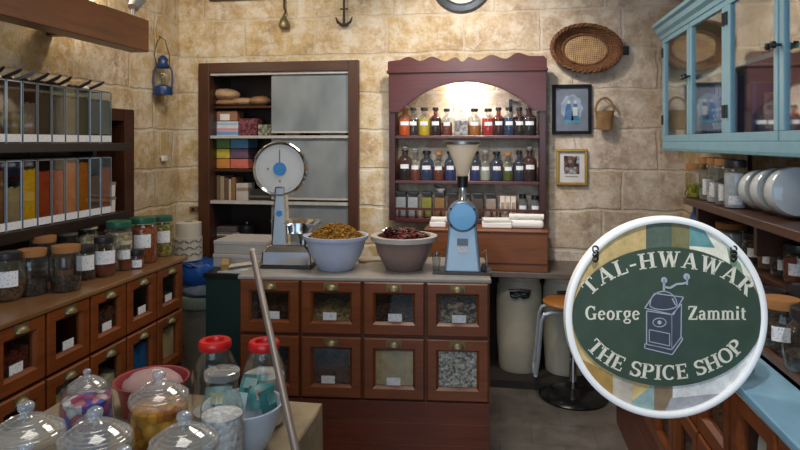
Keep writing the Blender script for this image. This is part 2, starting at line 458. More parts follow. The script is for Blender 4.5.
CT = .93
fc = thing('spice_counter', 'orange-brown wooden counter with eight glazed spice drawers under the scale and bowls', 'counter', (-1.297, 2.965, 0), .084)
rowsz = [(.642, .912), (.326, .636)]
drawer_counter(fc, 4, .3128, rowsz, .50, .905,
    [[(G_DK, .6), (G_BEI, .42), (G_DK, .62), (G_MIX, .7)], [(G_BRN, .5), (G_BRN, .5), (G_SAND, .95), (G_SPK, 1.02)]],
    cards=[[1, 1, 1, 1], [0, 1, 1, 0]])
wt = MB().box(-.008, 1.2512+.008, -.018, .56, .909, CT).build('worktop', M_STONE, None, loc=(-1.297, 2.965, 0), rot=(0, 0, .084), bevel=.006)
tag(wt, 'grey laminate worktop slab lying on the middle spice counter', 'worktop')
lc = thing('spice_counter', 'long wooden counter of glazed spice drawers running along the left wall', 'counter', (-1.84, 1.435, 0), PI/2)
F = lambda m, l: (m, l)
drawer_counter(lc, 7, .275, rowsz, .64, .905,
    [[None, F(G_BRN, .6), F(G_RED, .62), None, F(G_BRN, .75), None, F(G_DK, .3)],
     [F(G_DK, .6), F(G_BEI, .8), F(G_YEL, .5), F(G_CREAM, .85), F(G_CREAM, .5), F(G_BLUE, .9), F(G_SAND, .85)]],
    cards=[[1]*7, [1, 1, 1, 1, 0, 0, 0]])
wt2 = MB().box(XL+.002, -1.81, 1.42, 3.40, .9065, CT).build('worktop', wood('worn_worktop_timber', '5a3b27', '87623f', 'y', .28), bevel=.006)
tag(wt2, 'worn brown timber worktop lying on the left counter under rows of jars', 'worktop')
rc = thing('spice_counter', 'wooden drawer counter with pale blue top edge along the right wall', 'counter', (.67, 3.7, 0), -PI/2)
drawer_counter(rc, 8, .3, rowsz, .56, .905,
    [[F(G_DK, .6), F(G_BRN, .6), F(G_DK, .5), F(G_BEI, .6), F(G_DK, .6), F(G_BRN, .5), None, F(G_DK, .6)],
     [F(G_DK, .6)]*8], cards=[[0]*8, [0]*8], pulls=False)
for k in (6,):
    m = MB(); cx = k*.3+.175; pts = [(cx+.07*math.cos(a), .775+.085*math.sin(a)) for a in [2*PI*i/20 for i in range(20)]]
    m.prism(pts, .012, .016)
    m.build('paper_disc', M_WHITE, rc)
wr = MB(); wr.box(.645, .798, 1.15, 3.73, .9065, .932)
rtop = wr.build('worktop', plain('pale_blue_top', '7fa9c2', .3, var=.06), bevel=.004)
tag(rtop, 'pale blue worktop strip along the front of the right counter', 'worktop')
led = MB(); led.box(.80, 1.248, 1.15, 3.73, .9065, .945); led.box(.80, .822, 1.15, 3.73, .9065, .962)
tag(led.build('jar_ledge', wood('ledge_timber', '35201a', '5d3d2a', 'y', .4), bevel=.003), 'brown wooden ledge behind the blue strip, carrying jars', 'ledge')

# ================================================================== LEFT SHELVES WITH SPICE BINS
SX = -2.2
sh = thing('wall_shelf', 'dark wooden wall shelf unit carrying two rows of clear spice bins', 'shelf', (XL, 1.9, 0))
zu = onX(112, 143, SX).z; zl = onX(112, 213, SX).z
hu = onX(112, 93, SX).z-zu; hl = onX(112, 157, SX).z-zl
MB().box(0, .32, 0, 1.50, zu-.045, zu).build('shelf_board', M_BLACKWOOD, sh, bevel=.003)
MB().box(0, .32, 0, 1.50, zl-.055, zl).build('shelf_board', M_BLACKWOOD, sh, bevel=.003)
MB().box(0, .02, 0, 1.5, zl-.15, zu+.1).build('back_board', M_BLACKWOOD, sh)
MB().box(0, .10, 1.46, 1.50, zl-.2, zu).build('upright', M_BLACKWOOD, sh)
PITCH = .0965
up_cols = ['64644f', '595240', '5d5c44', '6a6246', '4a3a2c', '54442f', '766c58', '5c4f34', '58492f', '54442f']
lo_cols = ['8c4a22', '5f3826', 'a85f12', 'ad560f', 'a03f17', '9c3a17', 'd19c0c', '98805f', '6f4a2f', '8a5a30']
up_n = ['grey-green', 'brown-grey', 'olive', 'khaki', 'dark brown', 'brown', 'taupe', 'olive-brown', 'deep brown', 'bark-brown']
lo_n = ['rust-orange', 'chocolate brown', 'amber', 'bright orange', 'brick red', 'dark red-brown', 'mustard yellow', 'pale beige', 'earth brown', 'tan']
up_l = [.83, .8, .84, .82, .8, .84, .66, .85, .8, .84]
lo_l = [.82, .70, .92, .93, .82, .83, .86, .62, .85, .85]
for row, (z, h, cols, nm, lev) in enumerate(((zu, hu, up_cols, up_n, up_l), (zl, hl, lo_cols, lo_n, lo_l))):
    for k in range(10):
        y1 = 3.25-PITCH*k; w = PITCH-.006
        b = thing('spice_bin', 'acrylic bin of %s spice, %s from the doorway end, %s row' % (nm[k], ORD[k], 'upper' if row == 0 else 'lower'), 'spice bin', (SX, y1-PITCH/2, z), 0, '%s row of spice bins' % ('upper' if row == 0 else 'lower'))
        g = MB(); x0, x1 = -.26, 0; y0, y1_ = -w/2, w/2; tt = .003
        g.box(x1-tt, x1, y0, y1_, 0, h).box(x0, x1-tt, y0, y0+tt, 0, h).box(x0, x1-tt, y1_-tt, y1_, 0, h).box(x0, x0+tt, y0, y1_, 0, h)
        g.build('clear_case', M_PANE, b)
        e = MB()
        for yy in (y0, y1_-.004): e.box(x1-.004, x1+.001, yy, yy+.004, 0, h)
        e.box(x1-.004, x1+.001, y0, y1_, h-.004, h)
        e.build('front_edge', plain('bright_acrylic_edge', '9fb2c6' if (k in (1, 7)) else '7a7d80', .15), b)
        f = MB(); hh = h*lev[k]; q = 5; vs = []
        for i in range(q+1):
            yy = y0+.005+(w-.01)*i/q; a = hh+random.uniform(-.008, .008)
            vs += [(x1-.006, yy, .004), (x1-.006, yy, a), (x0+.02, yy, a+random.uniform(-.02, .03)), (x0+.02, yy, .004)]
        f.add(vs, [fc_ for i in range(q) for fc_ in ((i*4, i*4+4, i*4+5, i*4+1), (i*4+1, i*4+5, i*4+6, i*4+2))]+[(0, 1, 2, 3), (q*4, q*4+3, q*4+2, q*4+1)])
        f.build('spice_fill', (grain if row == 0 else powder)(*(('bin_grain_'+cols[k], cols[k], cols[k], 260) if row == 0 else ('bin_powder_'+cols[k], cols[k]))), b, kind='stuff')
        MB().box(x0, x1-.01, y0, y1_, h, h+.006).build('lid', M_BLKPL if row else plain('smoky_lid', '4c4640', .3), b)
        MB().box(x1+.001, x1+.0025, y0+.004, y1_-.004, .006, .042).build('label_card', M_CARD, b)
        if row == 1:
            MB().box(x0+.02, x1-.005, y0+.004, y1_-.004, hh+.005, h-.006).build('headspace_shade', glass('headspace_shade_tint', '4a4644', .1), b)  # tinted block stands for the shade in the empty space above the spice
# scoops lying on the upper bins
ztop = zu+hu+.006
for k, (px, sty) in enumerate(((112, 1), (90, 0), (70, 0), (58, 0), (46, 0), (30, 2), (16, 1), (3, 0))):
    p = onX(px, 90, SX-.05); y = min(p.y, 3.22)
    nm = ['white scoop with black handle on the doorway-end bin', 'grey scoop stuck up beside the white-headed scoop', 'black scoop handle near the middle of the upper bins', 'dark scoop handle left of the middle of the upper bins', 'wide black scoop handle tilted over the upper bins', 'grey-green scoop lying over a taupe-filled bin', 'white scoop with black handle, nearer of the two', 'black scoop handle at the near end of the upper bins'][k]
    s = thing('spice_scoop', nm+' in the top left', 'scoop', (SX-.12, y-.01, ztop), 0, 'scoops lying on the upper spice bins')
    ln = [.042, .05, .055][sty]*random.uniform(.8, 1.25)
    MB().tube([(0, -.02, .012), (.02, .0, .02), (.05, ln*.6, .045), (.055, ln, .06)], [.007, .008, .009, .006]).build('handle', plain('grey_scoop', '55565a', .4) if sty == 2 else M_BLKPL, s)
    m = MB(); m.ball((-.005, -.035, .016), (.028, .034, .016), 10, 6)
    m.build('scoop_head', M_WHITE if sty == 1 else M_BLKPL, s)
# small white tubs at the end of the lower shelf
for k in range(2):
    t = thing('white_tub', 'small white lidded tub at the doorway end of the lower bin shelf, ' + ('lower one' if k == 0 else 'stacked on top'), 'tub', (-2.27, 3.325, zl+k*.088), 0, 'white tubs at the shelf end')
    MB().lathe([(0, 0), (.034, 0), (.037, .07), (0, .07)], seg=16).build('tub_body', M_WHITE, t)
    MB().lathe([(0, .07), (.04, .07), (.04, .084), (0, .086)], seg=16).build('lid', plain('grey_tub_lid', '8d8478', .5), t)

# overhead beam board with its brackets
bm_ = thing('beam_canopy', 'thick reddish-brown timber canopy board over the left spice bins', 'canopy', (-2.22, 1.2, 0))
zb0 = onX(140, 50, -2.1).z; zb1 = onX(148, 20, -2.1).z
MB().box(0, .12, 0, 2.27, zb0, zb1).build('board', wood('canopy_timber', '4e2b1a', '744528', 'y', .35), bm_, bevel=.006)
for yy in (.3, 1.1, 1.9): MB().box(-.28, 0, yy, yy+.05, zb0+.05, zb1-.03).build('bracket', M_DARK, bm_)

p = onX(139, 6, -2.15)
t = thing('spot_lamp', 'small grey spotlight standing on the timber canopy at the top left', 'lamp', (-2.15, min(p.y, 3.38), zb1))
MB().cyl((0, 0, 0), (0, 0, .05), .012).build('stem', M_STEEL, t)
MB().lathe([(.0, .0), (.03, .0), (.045, .09), (.04, .085), (0, .05)], seg=20, M=Matrix.Rotation(-.7, 3, 'X')).build('lamp_shade', plain('grey_lamp_shade', '8a8a88', .4), t, loc=(0, 0, .06))

# ================================================================== JARS
def face_cam(x, y): return math.atan2(-y, -x)
def jar(px, py, Z, rpx, hpx, lid, fill, flev, label, name='storage_jar', card=(.3, .62), group=None, shape='straight', zoff=0, cat='jar', gl=None, cardw=.5, lidh=.017, pos=None):
    """glass jar whose front foot shows at px,py on the surface Z; rpx, hpx are its half width and height in photo pixels"""
    p = onZ(px, py, Z); s = mpp(p); r = rpx*s; h = hpx*s
    d = Vector((p.x, p.y, 0)).normalized(); c = p+d*r*.9; 
    if pos: c = Vector(pos)
    t = thing(name, label, cat, (c.x, c.y, Z+zoff), 0, group)
    if shape == 'straight': prof = [(0, .002), (r*.94, .002), (r, .012), (r, h*.80), (r*.94, h*.88), (r*.84, h*.93), (r*.84, h)]
    elif shape == 'round': prof = [(0, .002), (r*.7, .002), (r*.92, h*.14), (r, h*.36), (r*.97, h*.58), (r*.82, h*.78), (r*.64, h*.88), (r*.64, h)]
    elif shape == 'square': prof = [(0, .002), (r*.96, .002), (r, .01), (r, h*.86), (r*.8, h*.95), (r*.8, h)]
    elif shape == 'gallon': prof = [(0, .002), (r*.9, .002), (r, .016), (r, h*.62), (r*.95, h*.72), (r*.76, h*.85), (r*.64, h*.91), (r*.64, h)]
    MB().lathe(prof, seg=28).build('glass_body', gl or M_JAR, t)
    rl = prof[-1][0]
    if fill:
        pf = []
        lim = h*flev
        for a, b in prof:
            if b <= lim: pf.append((max(0, a-.004), b+.003))
        ra = pf[-1][0]
        pf += [(ra, lim), (ra*.6, lim+.004), (0, lim+.008)]
        MB().lathe(pf, seg=24).build('contents', fill, t, kind='stuff')
    if lid == 'cork': MB().lathe([(0, h-.012), (rl+.004, h-.012), (rl+.006, h), (rl+.006, h+lidh), (0, h+lidh+.001)], seg=24).build('cork_lid', M_CORK, t)
    elif lid == 'cream': MB().lathe([(0, h), (rl+.004, h), (rl+.004, h+lidh), (0, h+lidh+.002)], seg=24).build('lid', plain('cream_lid', 'b7a68a', .6), t)
    elif lid in ('green', 'red', 'black', 'grey'):
        mm = {'green': M_GREEN, 'red': M_REDLID, 'black': plain('dark_metal_lid', '2a2627', .35), 'grey': M_STEEL}[lid]
        if lid == 'red': pr = [(rl*.98, h-.012), (rl+.003, h-.012), (rl+.005, h-.007), (rl+.005, h+lidh), (rl+.001, h+lidh+.005), (rl*.66, h+lidh+.005), (rl*.60, h+lidh-.006), (0, h+lidh-.006)]
        else: pr = [(rl*.98, h-.012), (rl+.004, h-.012), (rl+.006, h-.004), (rl+.005, h+lidh), (rl*.95, h+lidh+.004), (0, h+lidh+.004)]
        MB().lathe(pr, seg=28).build('lid', mm, t)
    if card:
        a = face_cam(c.x, c.y)
        arc_label(r*(1.005 if shape != 'round' else 1.01), h*card[0], h*card[1], a+random.uniform(-.15, .15), cardw).build('label_card', M_CARD, t)
    return t
GRP = 'jars along the left counter'
C_BR = grain('jar_brown_spice', '4a2f1d', '7d5a3c', 150); C_DK = grain('jar_dark_leaves', '2a211b', '4d4036', 90)
C_OR = grain('jar_orange_spice', '8a3d16', 'b8622a', 120); C_YE = grain('jar_yellow_pickle', '8a7a35', 'b8a860', 60)
C_PA = grain('jar_pale_pasta', '9d8d68', 'c9bb94', 50); C_RB = powder('jar_red_brown', '7c3d22')
jar(8, 303, CT, 17, 44, 'black', C_BR, .42, 'clear jar with dark lid and white label, cut by the left picture edge', card=(.36, .72), group=GRP, shape='round')
jar(32, 297, CT, 14.5, 42, 'cork', C_DK, .32, 'cork-lidded clear jar with no label, beside the left-edge jar', card=None, group=GRP)
jar(44, 283, CT, 12, 42, 'cork', C_DK, .3, 'cork-lidded clear jar standing behind two other cork-lidded jars', card=None, group=GRP)
jar(66, 293, CT, 14.5, 42, 'cork', C_DK, .3, 'cork-lidded clear jar with a pale label on its right side', card=None, group=GRP)
jar(85, 281, CT, 11, 30, 'black', C_DK, .5, 'small clear jar with wide white label beside a cork-lidded jar', card=(.35, .85), group=GRP, cardw=.8)
jar(104, 278, CT, 13, 36, 'black', C_RB, .42, 'round-bodied jar of red-brown spice with a large white label', card=(.38, .75), group=GRP, shape='round', cardw=.75)
jar(87, 266, CT, 11, 36, 'cream', C_PA, .8, 'cream-lidded jar in the back row below the spice bins', card=None, group=GRP)
jar(68, 270, CT, 10, 34, 'cream', C_BR, .7, 'second cream-lidded jar in the back row, nearer the cork-lidded jars', card=None, group=GRP)
jar(106, 258, CT, 10, 34, 'black', C_BR, .7, 'dark-lidded jar in the back row beside a green-lidded jar', card=None, group=GRP)
jar(119, 271, CT, 13, 45, 'green', C_PA, .82, 'green-lidded jar of pale pieces, nearest the spice bins of the three', card=None, group=GRP, gl=M_JAR)
jar(143, 264, CT, 14, 42, 'green', C_OR, .85, 'green-lidded jar of orange spice with a white label', card=(.38, .7), group=GRP, cardw=.6)
jar(162, 257, CT, 11, 37, 'green', C_YE, .85, 'green-lidded jar of yellowish pickle at the far end of the counter', card=(.38, .7), group=GRP, cardw=.6)
jar(137, 269, CT, 7, 15, 'black', C_RB, .7, 'tiny dark-lidded jar standing in front of two green-lidded jars', card=(.1, .6), group=GRP, cardw=.7)
jar(124, 271, CT, 8, 26, 'cream', C_RB, .4, 'slim jar with white label in front of the pale green-lidded jar', card=(.45, .8), group=GRP, cardw=.8)
# an empty small knob-lidded jar in the back row
jar(128, 259, CT, 9, 32, 'green', C_BR, .7, 'green-lidded dark jar hidden behind the orange spice jar', card=None, group=GRP)

# ================================================================== LANTERN AND SMALL WALL THINGS (LEFT)
lp = onX(163, 95, XL+.07)
ln_ = thing('oil_lantern', 'blue metal oil lantern hanging by a wire on the left stone wall', 'lantern', (lp.x, lp.y, lp.z))
S = mpp(lp)
M_LB = plain('blue_enamel', '12305f', .3)
MB().lathe([(0, 0), (9*S, 0), (9.5*S, 3*S), (8.5*S, 8*S), (5*S, 10*S), (0, 10*S)], seg=20).build('fuel_tank', M_LB, ln_)
MB().lathe([(4*S, 10*S), (6.5*S, 14*S), (7*S, 19*S), (5*S, 25*S), (3.5*S, 28*S)], seg=20).build('glass_chimney', M_JAR, ln_)
MB().lathe([(6*S, 27*S), (6.5*S, 29*S), (4.5*S, 32*S), (5*S, 36*S), (2.5*S, 39*S), (0, 40*S)], seg=20).build('chimney_cap', M_LB, ln_)
m = MB()
for a in (-1, 1):
    m.tube([(a*8*S, 0, 6*S), (a*9*S, 0, 14*S), (a*8.5*S, 0, 24*S), (a*6*S, 0, 29*S)], .9*S, 6)
m.build('side_tube', M_LB, ln_)
MB().tube([(-6*S, 0, 29*S), (-8*S, 0, 40*S), (-6*S, 0, 52*S), (-2*S, 0, 58*S), (2*S, 0, 55*S), (6*S, 0, 40*S), (6*S, 0, 29*S)], .5*S, 5).build('bail_wire', M_BLKPL, ln_)
MB().cyl((-3*S, -.07, 57*S), (-3*S, .0, 57*S), .004).build('hook', M_BLKPL, ln_)
MB().lathe([(0, 10*S), (2*S, 10*S), (1.6*S, 16*S), (0, 17*S)], seg=8).build('burner', M_BRASS, ln_)
ln_.rotation_euler = (0, 0, .5)
pp = onX(168, 141, XL)
pl = thing('wall_plaque', 'narrow cream plaque on the stone wall right of the dark doorway', 'plaque', (XL, min(pp.y, 4.3), pp.z-.13))
MB().box(0, .012, -.035, .035, 0, .2).build('board', plain('cream_plaque', 'b9a078', .6), pl, bevel=.003)
MB().box(.012, .03, -.03, .03, -.02, .02).build('switch_box', M_WHITE, pl, bevel=.003)
wsw = onY(197, 209, YB)
sw = thing('wall_socket', 'small brown cable clip on stone beside the built-in cupboard', 'socket', (wsw.x-.02, YB, wsw.z))
MB().box(-.035, .035, -.02, 0, -.02, .02).build('plate', M_MID, sw, bevel=.003)
MB().cyl((0, -.03, 0), (0, -.02, 0), .012).build('knob', M_BLKPL, sw)

# ================================================================== BUILT-IN CUPBOARD (back wall)
YC = 4.53
cx0, cx1 = onY(200, 100, YC).x, onY(359, 100, YC).x
def zc(y, px=280): return onY(px, y, YC).z
ctop = zc(62); cbot = .42
ix0, ix1 = onY(211, 100, YC).x, onY(349, 100, YC).x
ixm = onY(271, 100, YC).x
cp = thing('built_in_cupboard', 'dark framed built-in cupboard with sliding frosted panes in the back wall', 'cupboard', (0, YC, 0))
MB().box(cx0, ix0, -.03, .05, cbot, ctop).build('frame_stile', M_FRAME, cp, bevel=.004)
MB().box(ix1, cx1, -.03, .05, cbot, ctop).build('frame_stile', M_FRAME, cp, bevel=.004)
MB().box(ix0, ix1, -.03, .05, zc(72), ctop).build('frame_rail', M_FRAMEX, cp, bevel=.004)
MB().box(ix0, ix1, -.03, .05, cbot, cbot+.07).build('frame_rail', M_FRAMEX, cp, bevel=.004)
MB().box(ix0-.02, ix1+.02, .37, .38, cbot, ctop).box(ix0-.02, ix0, .05, .38, cbot, ctop).box(ix1, ix1+.02, .05, .38, cbot, ctop).box(ix0, ix1, .05, .38, zc(71), zc(70)).build('lining', wood('cupboard_lining', '1d120d', '36221a', 'z'), cp)
boards = {'a': 105, 'b': 136.5, 'c': 170, 'd': 202.5, 'e': 241, 'f': 274}
for k, y in boards.items():
    MB().box(ix0, ix1, .06, .37, zc(y)-.018, zc(y)).build('shelf_board', M_DARK, cp, bevel=.002)
M_RAIL = plain('pale_metal_track', 'b6b2aa', .4)
for y0, y1 in ((72, 74.6), (135.5, 138.3), (201.5, 204.5)):
    MB().box(ix0, ix1, -.012, .055, zc(y1), zc(y0)).build('sliding_track', M_RAIL, cp)
for ya, yb_ in ((75, 133), (139, 199.5), (205, 273)):
    d = MB().box(ixm, ix1, .01, .018, zc(yb_), zc(ya)).build('sliding_pane', frosted(), cp)
    MB().box(ixm, ix1, .006, .022, zc(yb_), zc(yb_)+.014).build('pane_rail', M_RAIL, d)
# things on its shelves ------------------------------------------------
def cy(px, py, dep=.14): 
    p = onY(px, py, YC+dep); return p
def shelf_z(k): return zc(boards[k])+.0015
def sack(px, k, w, h, lab, mat, lift=0, dep=.16, g='packets in the built-in cupboard'):
    p = cy(px, 100, dep); s = mpp(p)
    o = MB(); n = 16
    o.ball((0, 0, h*s/2), (w*s/2, .09, h*s/2), 16, 10, jit=.05)
    q = o.build('spice_packet', mat, None, loc=(p.x, p.y, shelf_z(k)+lift*s))
    return tag(q, lab, 'packet', g)
M_SACK = plain('brown_paper_packet', '96704f', .75, var=.25)
M_SACK2 = plain('pale_paper_packet', 'a98a68', .75, var=.25)
sack(228, 'a', 34, 7, 'flat brown packet lying at the bottom left of the top cupboard shelf', M_SACK)
sack(243, 'a', 30, 9, 'brown paper packet in the middle of the top cupboard shelf', M_SACK2, dep=.2)
sack(260, 'a', 22, 10, 'brown packet at the right of the top shelf beside the frosted pane', M_SACK)
sack(225, 'a', 30, 12, 'plump brown packet lying on top of the flat packets', M_SACK2, lift=6)
sack(266, 'a', 14, 12, 'dark mesh packet standing at the back of the top shelf', plain('dark_packet', '4a3836', .8), dep=.28)
def cbox(px0, px1, k, h, lab, mats, lift=0, dep=.1, depth=.14, name='carton', cat='box', g=None, bands=None):
    a, b = cy(px0, 100, dep), cy(px1, 100, dep); s = mpp(a)
    w = b.x-a.x
    t = thing(name, lab, cat, ((a.x+b.x)/2, YC+dep, shelf_z(k)+lift*s), 0, g)
    MB().box(-w/2, w/2, 0, depth, 0, h*s).build('box_body', mats[0], t, bevel=.003)
    for (u0, u1, mm, nm) in (bands or []):
        MB().box(-w/2-.001, w/2+.001, -.0015, depth*.9, h*s*u0, h*s*u1).build(nm, mm, t)
    return t
cbox(212, 238, 'b', 15, 'white, pink and blue striped tissue pack on the second cupboard shelf', [plain('white_box', 'cfd0d2', .6)], bands=[(.12, .34, plain('sky_blue_print', '6f9cc8', .5), 'blue_band'), (.38, .55, plain('pink_print', 'd0909c', .5), 'pink_band'), (.78, .92, plain('light_blue_print', '9db8d0', .5), 'blue_band')])
t = cbox(213, 237, 'b', 10, 'brown bread-like packet with white label on top of the striped tissue pack', [plain('tan_pack', '94674a', .6)], lift=15.5, bands=None)
MB().box(-.04, .04, -.003, 0, .005, .055).build('label_card', M_WHITE, t)
cbox(239, 257, 'b', 18, 'dark red speckled bag standing beside the striped tissue pack', [grain('red_bag', '5a2a30', '8a525a', 60)], name='spice_bag', cat='bag')
t = cbox(258, 271, 'b', 12, 'greenish clear bag beside the dark red speckled bag', [grain('green_bag', '5a5c50', 'a0a48e', 50)], name='spice_bag', cat='bag')
dcol = [('76904a', 'green'), ('5f95b4', 'blue'), ('c2ae3c', 'yellow'), ('6a5068', 'purple'), ('c8803c', 'orange'), ('c8685a', 'coral red')]
for i, (c, nmn) in enumerate(dcol):
    r, q = divmod(i, 2); x0 = 212+q*18.5
    t = cbox(x0, x0+17.5, 'c', 9.3, '%s small box in the colourful stack of six in the cupboard' % nmn, [plain('box_'+nmn, c, .5)], lift=(2-r)*10+.5, name='colour_box', g='stack of six coloured boxes', depth=.2)
    MB().box(-.05, .05, -.002, 0, .012, .03).build('label_card', plain('box_mark_'+nmn, c, .7, var=.3), t)
bw = [(212, 216, 26, 'a08a6a', 'tan'), (216.5, 219.5, 25, '7a5a3c', 'brown'), (220, 224, 24, '9a8a70', 'beige'), (224.5, 228, 22, '6a4a34', 'dark brown'), (228.5, 231, 21, 'b8a888', 'cream'), (231.5, 235, 23, '83603f', 'chestnut')]
for i, (a, b, h, c, nmn) in enumerate(bw):
    t = cbox(a, b, 'd', h, '%s book standing in the book row on the fourth cupboard shelf' % nmn, [plain('book_cover_'+nmn, c, .6)], name='book', cat='book', g='books in the built-in cupboard', depth=.17)
    w = t.children[0].dimensions.x
    MB().box(-(b-a)*.0032, (b-a)*.0032, .004, .165, h*.0077, h*.0077+.002).build('pages', M_WHITE, t)
t = cbox(236, 248, 'd', 17, 'white carton beside the book row in the cupboard', [plain('pale_carton', 'b8aea4', .6)], bands=[(.55, .75, plain('grey_print', '8a7a70', .6), 'printed_band')])
cbox(250, 271, 'd', 11, 'dark flat box right of the white carton in the cupboard', [plain('dark_box', '2a2422', .5)], bands=[(.3, .45, plain('grey_line', '6a625a', .5), 'printed_band')])
cbox(213, 239, 'e', 5, 'grey stack of papers lying low in the cupboard', [plain('grey_papers', '6a6460', .7)], name='paper_stack', cat='papers', bands=[(.4, .55, M_WHITE, 'paper_edge')])
cbox(214, 236, 'e', 5, 'darker paper folder on the grey stack of papers', [plain('dark_papers', '544c4a', .7)], lift=5.3, name='paper_folder', cat='papers')
t = thing('black_pot', 'round black pot at the right of the lowest visible cupboard shelf', 'pot', tuple(cy(247, 100, .15).xy)+(shelf_z('e'),))
MB().lathe([(0, 0), (.05, 0), (.065, .04), (.06, .09), (.0, .1)], seg=18).build('pot_body', M_BLKPL, t)
MB().ball((0, 0, .11), .014).build('knob', M_STEEL, t)
# ghost shapes behind the frosted panes: white stacks standing on the shelves
for i, (a, b, k, h, c) in enumerate(((320, 346, 'b', 27, 'c8c8c4'), (285, 300, 'b', 22, 'b0a878'), (316, 340, 'd', 28, 'a8b0b0'), (280, 300, 'd', 20, '908a80'))):
    cbox(a, b, k, h, ['tall pale carton seen dimly behind the top frosted pane', 'low yellowish carton seen dimly behind the top frosted pane', 'tall grey carton seen dimly behind the middle frosted pane', 'low brown-grey carton seen dimly behind the middle frosted pane'][i], [plain('ghost_'+c, c, .6)], dep=.16, bands=[(.45, .5, plain('tape_'+c, c, .3), 'tape_band')])

# ================================================================== ARCHED BOTTLE RACK
YR = 4.40
rx0, rx1 = onY(389, 100, YR).x, onY(546, 100, YR).x
def zr(y, px=466): return onY(px, y, YR).z
def xr(px): return onY(px, 142, YR).x
rk = thing('bottle_rack', 'red-brown arched wooden wall rack with scalloped crown and three bottle shelves', 'rack', (0, YR, 0))
DR = YB-YR-.002
MB().box(rx0, rx0+.045, 0, DR, zr(222), zr(72)).build('side_panel', wood('mahogany_upright', '2a100d', '45201a', 'z', .3), rk, bevel=.003)
MB().box(rx1-.045, rx1, 0, DR, zr(222), zr(72)).build('side_panel', wood('mahogany_upright', '2a100d', '45201a', 'z', .3), rk, bevel=.003)
zs1, zs2, zs3 = zr(135.5), zr(181), zr(219)
for z, th in ((zs1, .022), (zs2, .022), (zs3, .03)): MB().box(rx0+.045, rx1-.045, .0, DR, z-th, z).build('shelf_board', M_RED, rk, bevel=.003)
# arched header
def archz(u):
    w_, h_ = (xr(533)-xr(401))/2, zr(81.5)-zr(110); R_ = (w_*w_+h_*h_)/(2*h_)
    return math.sqrt(max(0, R_*R_-(u*w_)**2))-(R_-h_)
n = 66; ax0, ax1 = xr(401), xr(533); top = []; bot = []
for i in range(n+1):
    x = rx0+.001+(rx1-rx0-.002)*i/n
    top.append((x, zr(71)))
    u = (x-(ax0+ax1)/2)/((ax1-ax0)/2)
    zz = zr(110)+archz(u) if abs(u) < 1 else zr(111.5)
    bot.append((x, zz))
MB().strip(top, bot, -.018, .012).build('arch_panel', M_RED, rk)
m = MB(); pa = [(ax0+(ax1-ax0)*i/30, 0) for i in range(31)]
pts = []
for x, _ in pa:
    u = (x-(ax0+ax1)/2)/((ax1-ax0)/2); pts.append((x, -.02, zr(110)+archz(u)))
m.tube(pts, .006, 6).build('arch_bead', M_RED, rk)
CROWN = [(388, 60.5), (390, 59), (399.5, 58.3), (409.5, 55), (422, 59.3), (433.6, 55.4), (447, 60), (457, 56.7), (464, 61), (470.5, 56.7), (480, 59.5), (492.7, 55), (506, 59), (518, 53.5), (531.5, 57), (542.4, 57), (546.5, 60)]
n = 180; top = []; bot = []
for i in range(n+1):
    f = i/n; x = rx0-.004+(rx1-rx0+.008)*f; pxx = 388.5+(546-388.5)*f
    for (xa, ya), (xb, yb2) in zip(CROWN[:-1], CROWN[1:]):
        if xa <= pxx <= xb: w = ya+(yb2-ya)*(1-math.cos(PI*(pxx-xa)/(xb-xa)))/2
    top.append((x, zr(w+1))); bot.append((x, zr(70)))
MB().strip(top, bot, -.03, .0).build('crown', M_RED, rk)
MB().box(rx0-.012, rx1+.012, -.035, DR, zr(72.5), zr(69.5)).build('cornice', M_RED, rk, bevel=.004)
# gallery rail
MB().box(rx0+.045, rx1-.045, -.004, .008, zr(211), zr(208.5)).build('gallery_rail', M_RED, rk)
nb = 17
for i in range(nb):
    x = rx0+.045+(rx1-rx0-.09)*(i+.5)/nb
    MB().lathe([(.006, 0), (.010, .012), (.006, .028), (.010, .045), (.006, zr(211)-zs3)], c=(x, .002, zs3), seg=8).build('baluster', M_RED, rk)
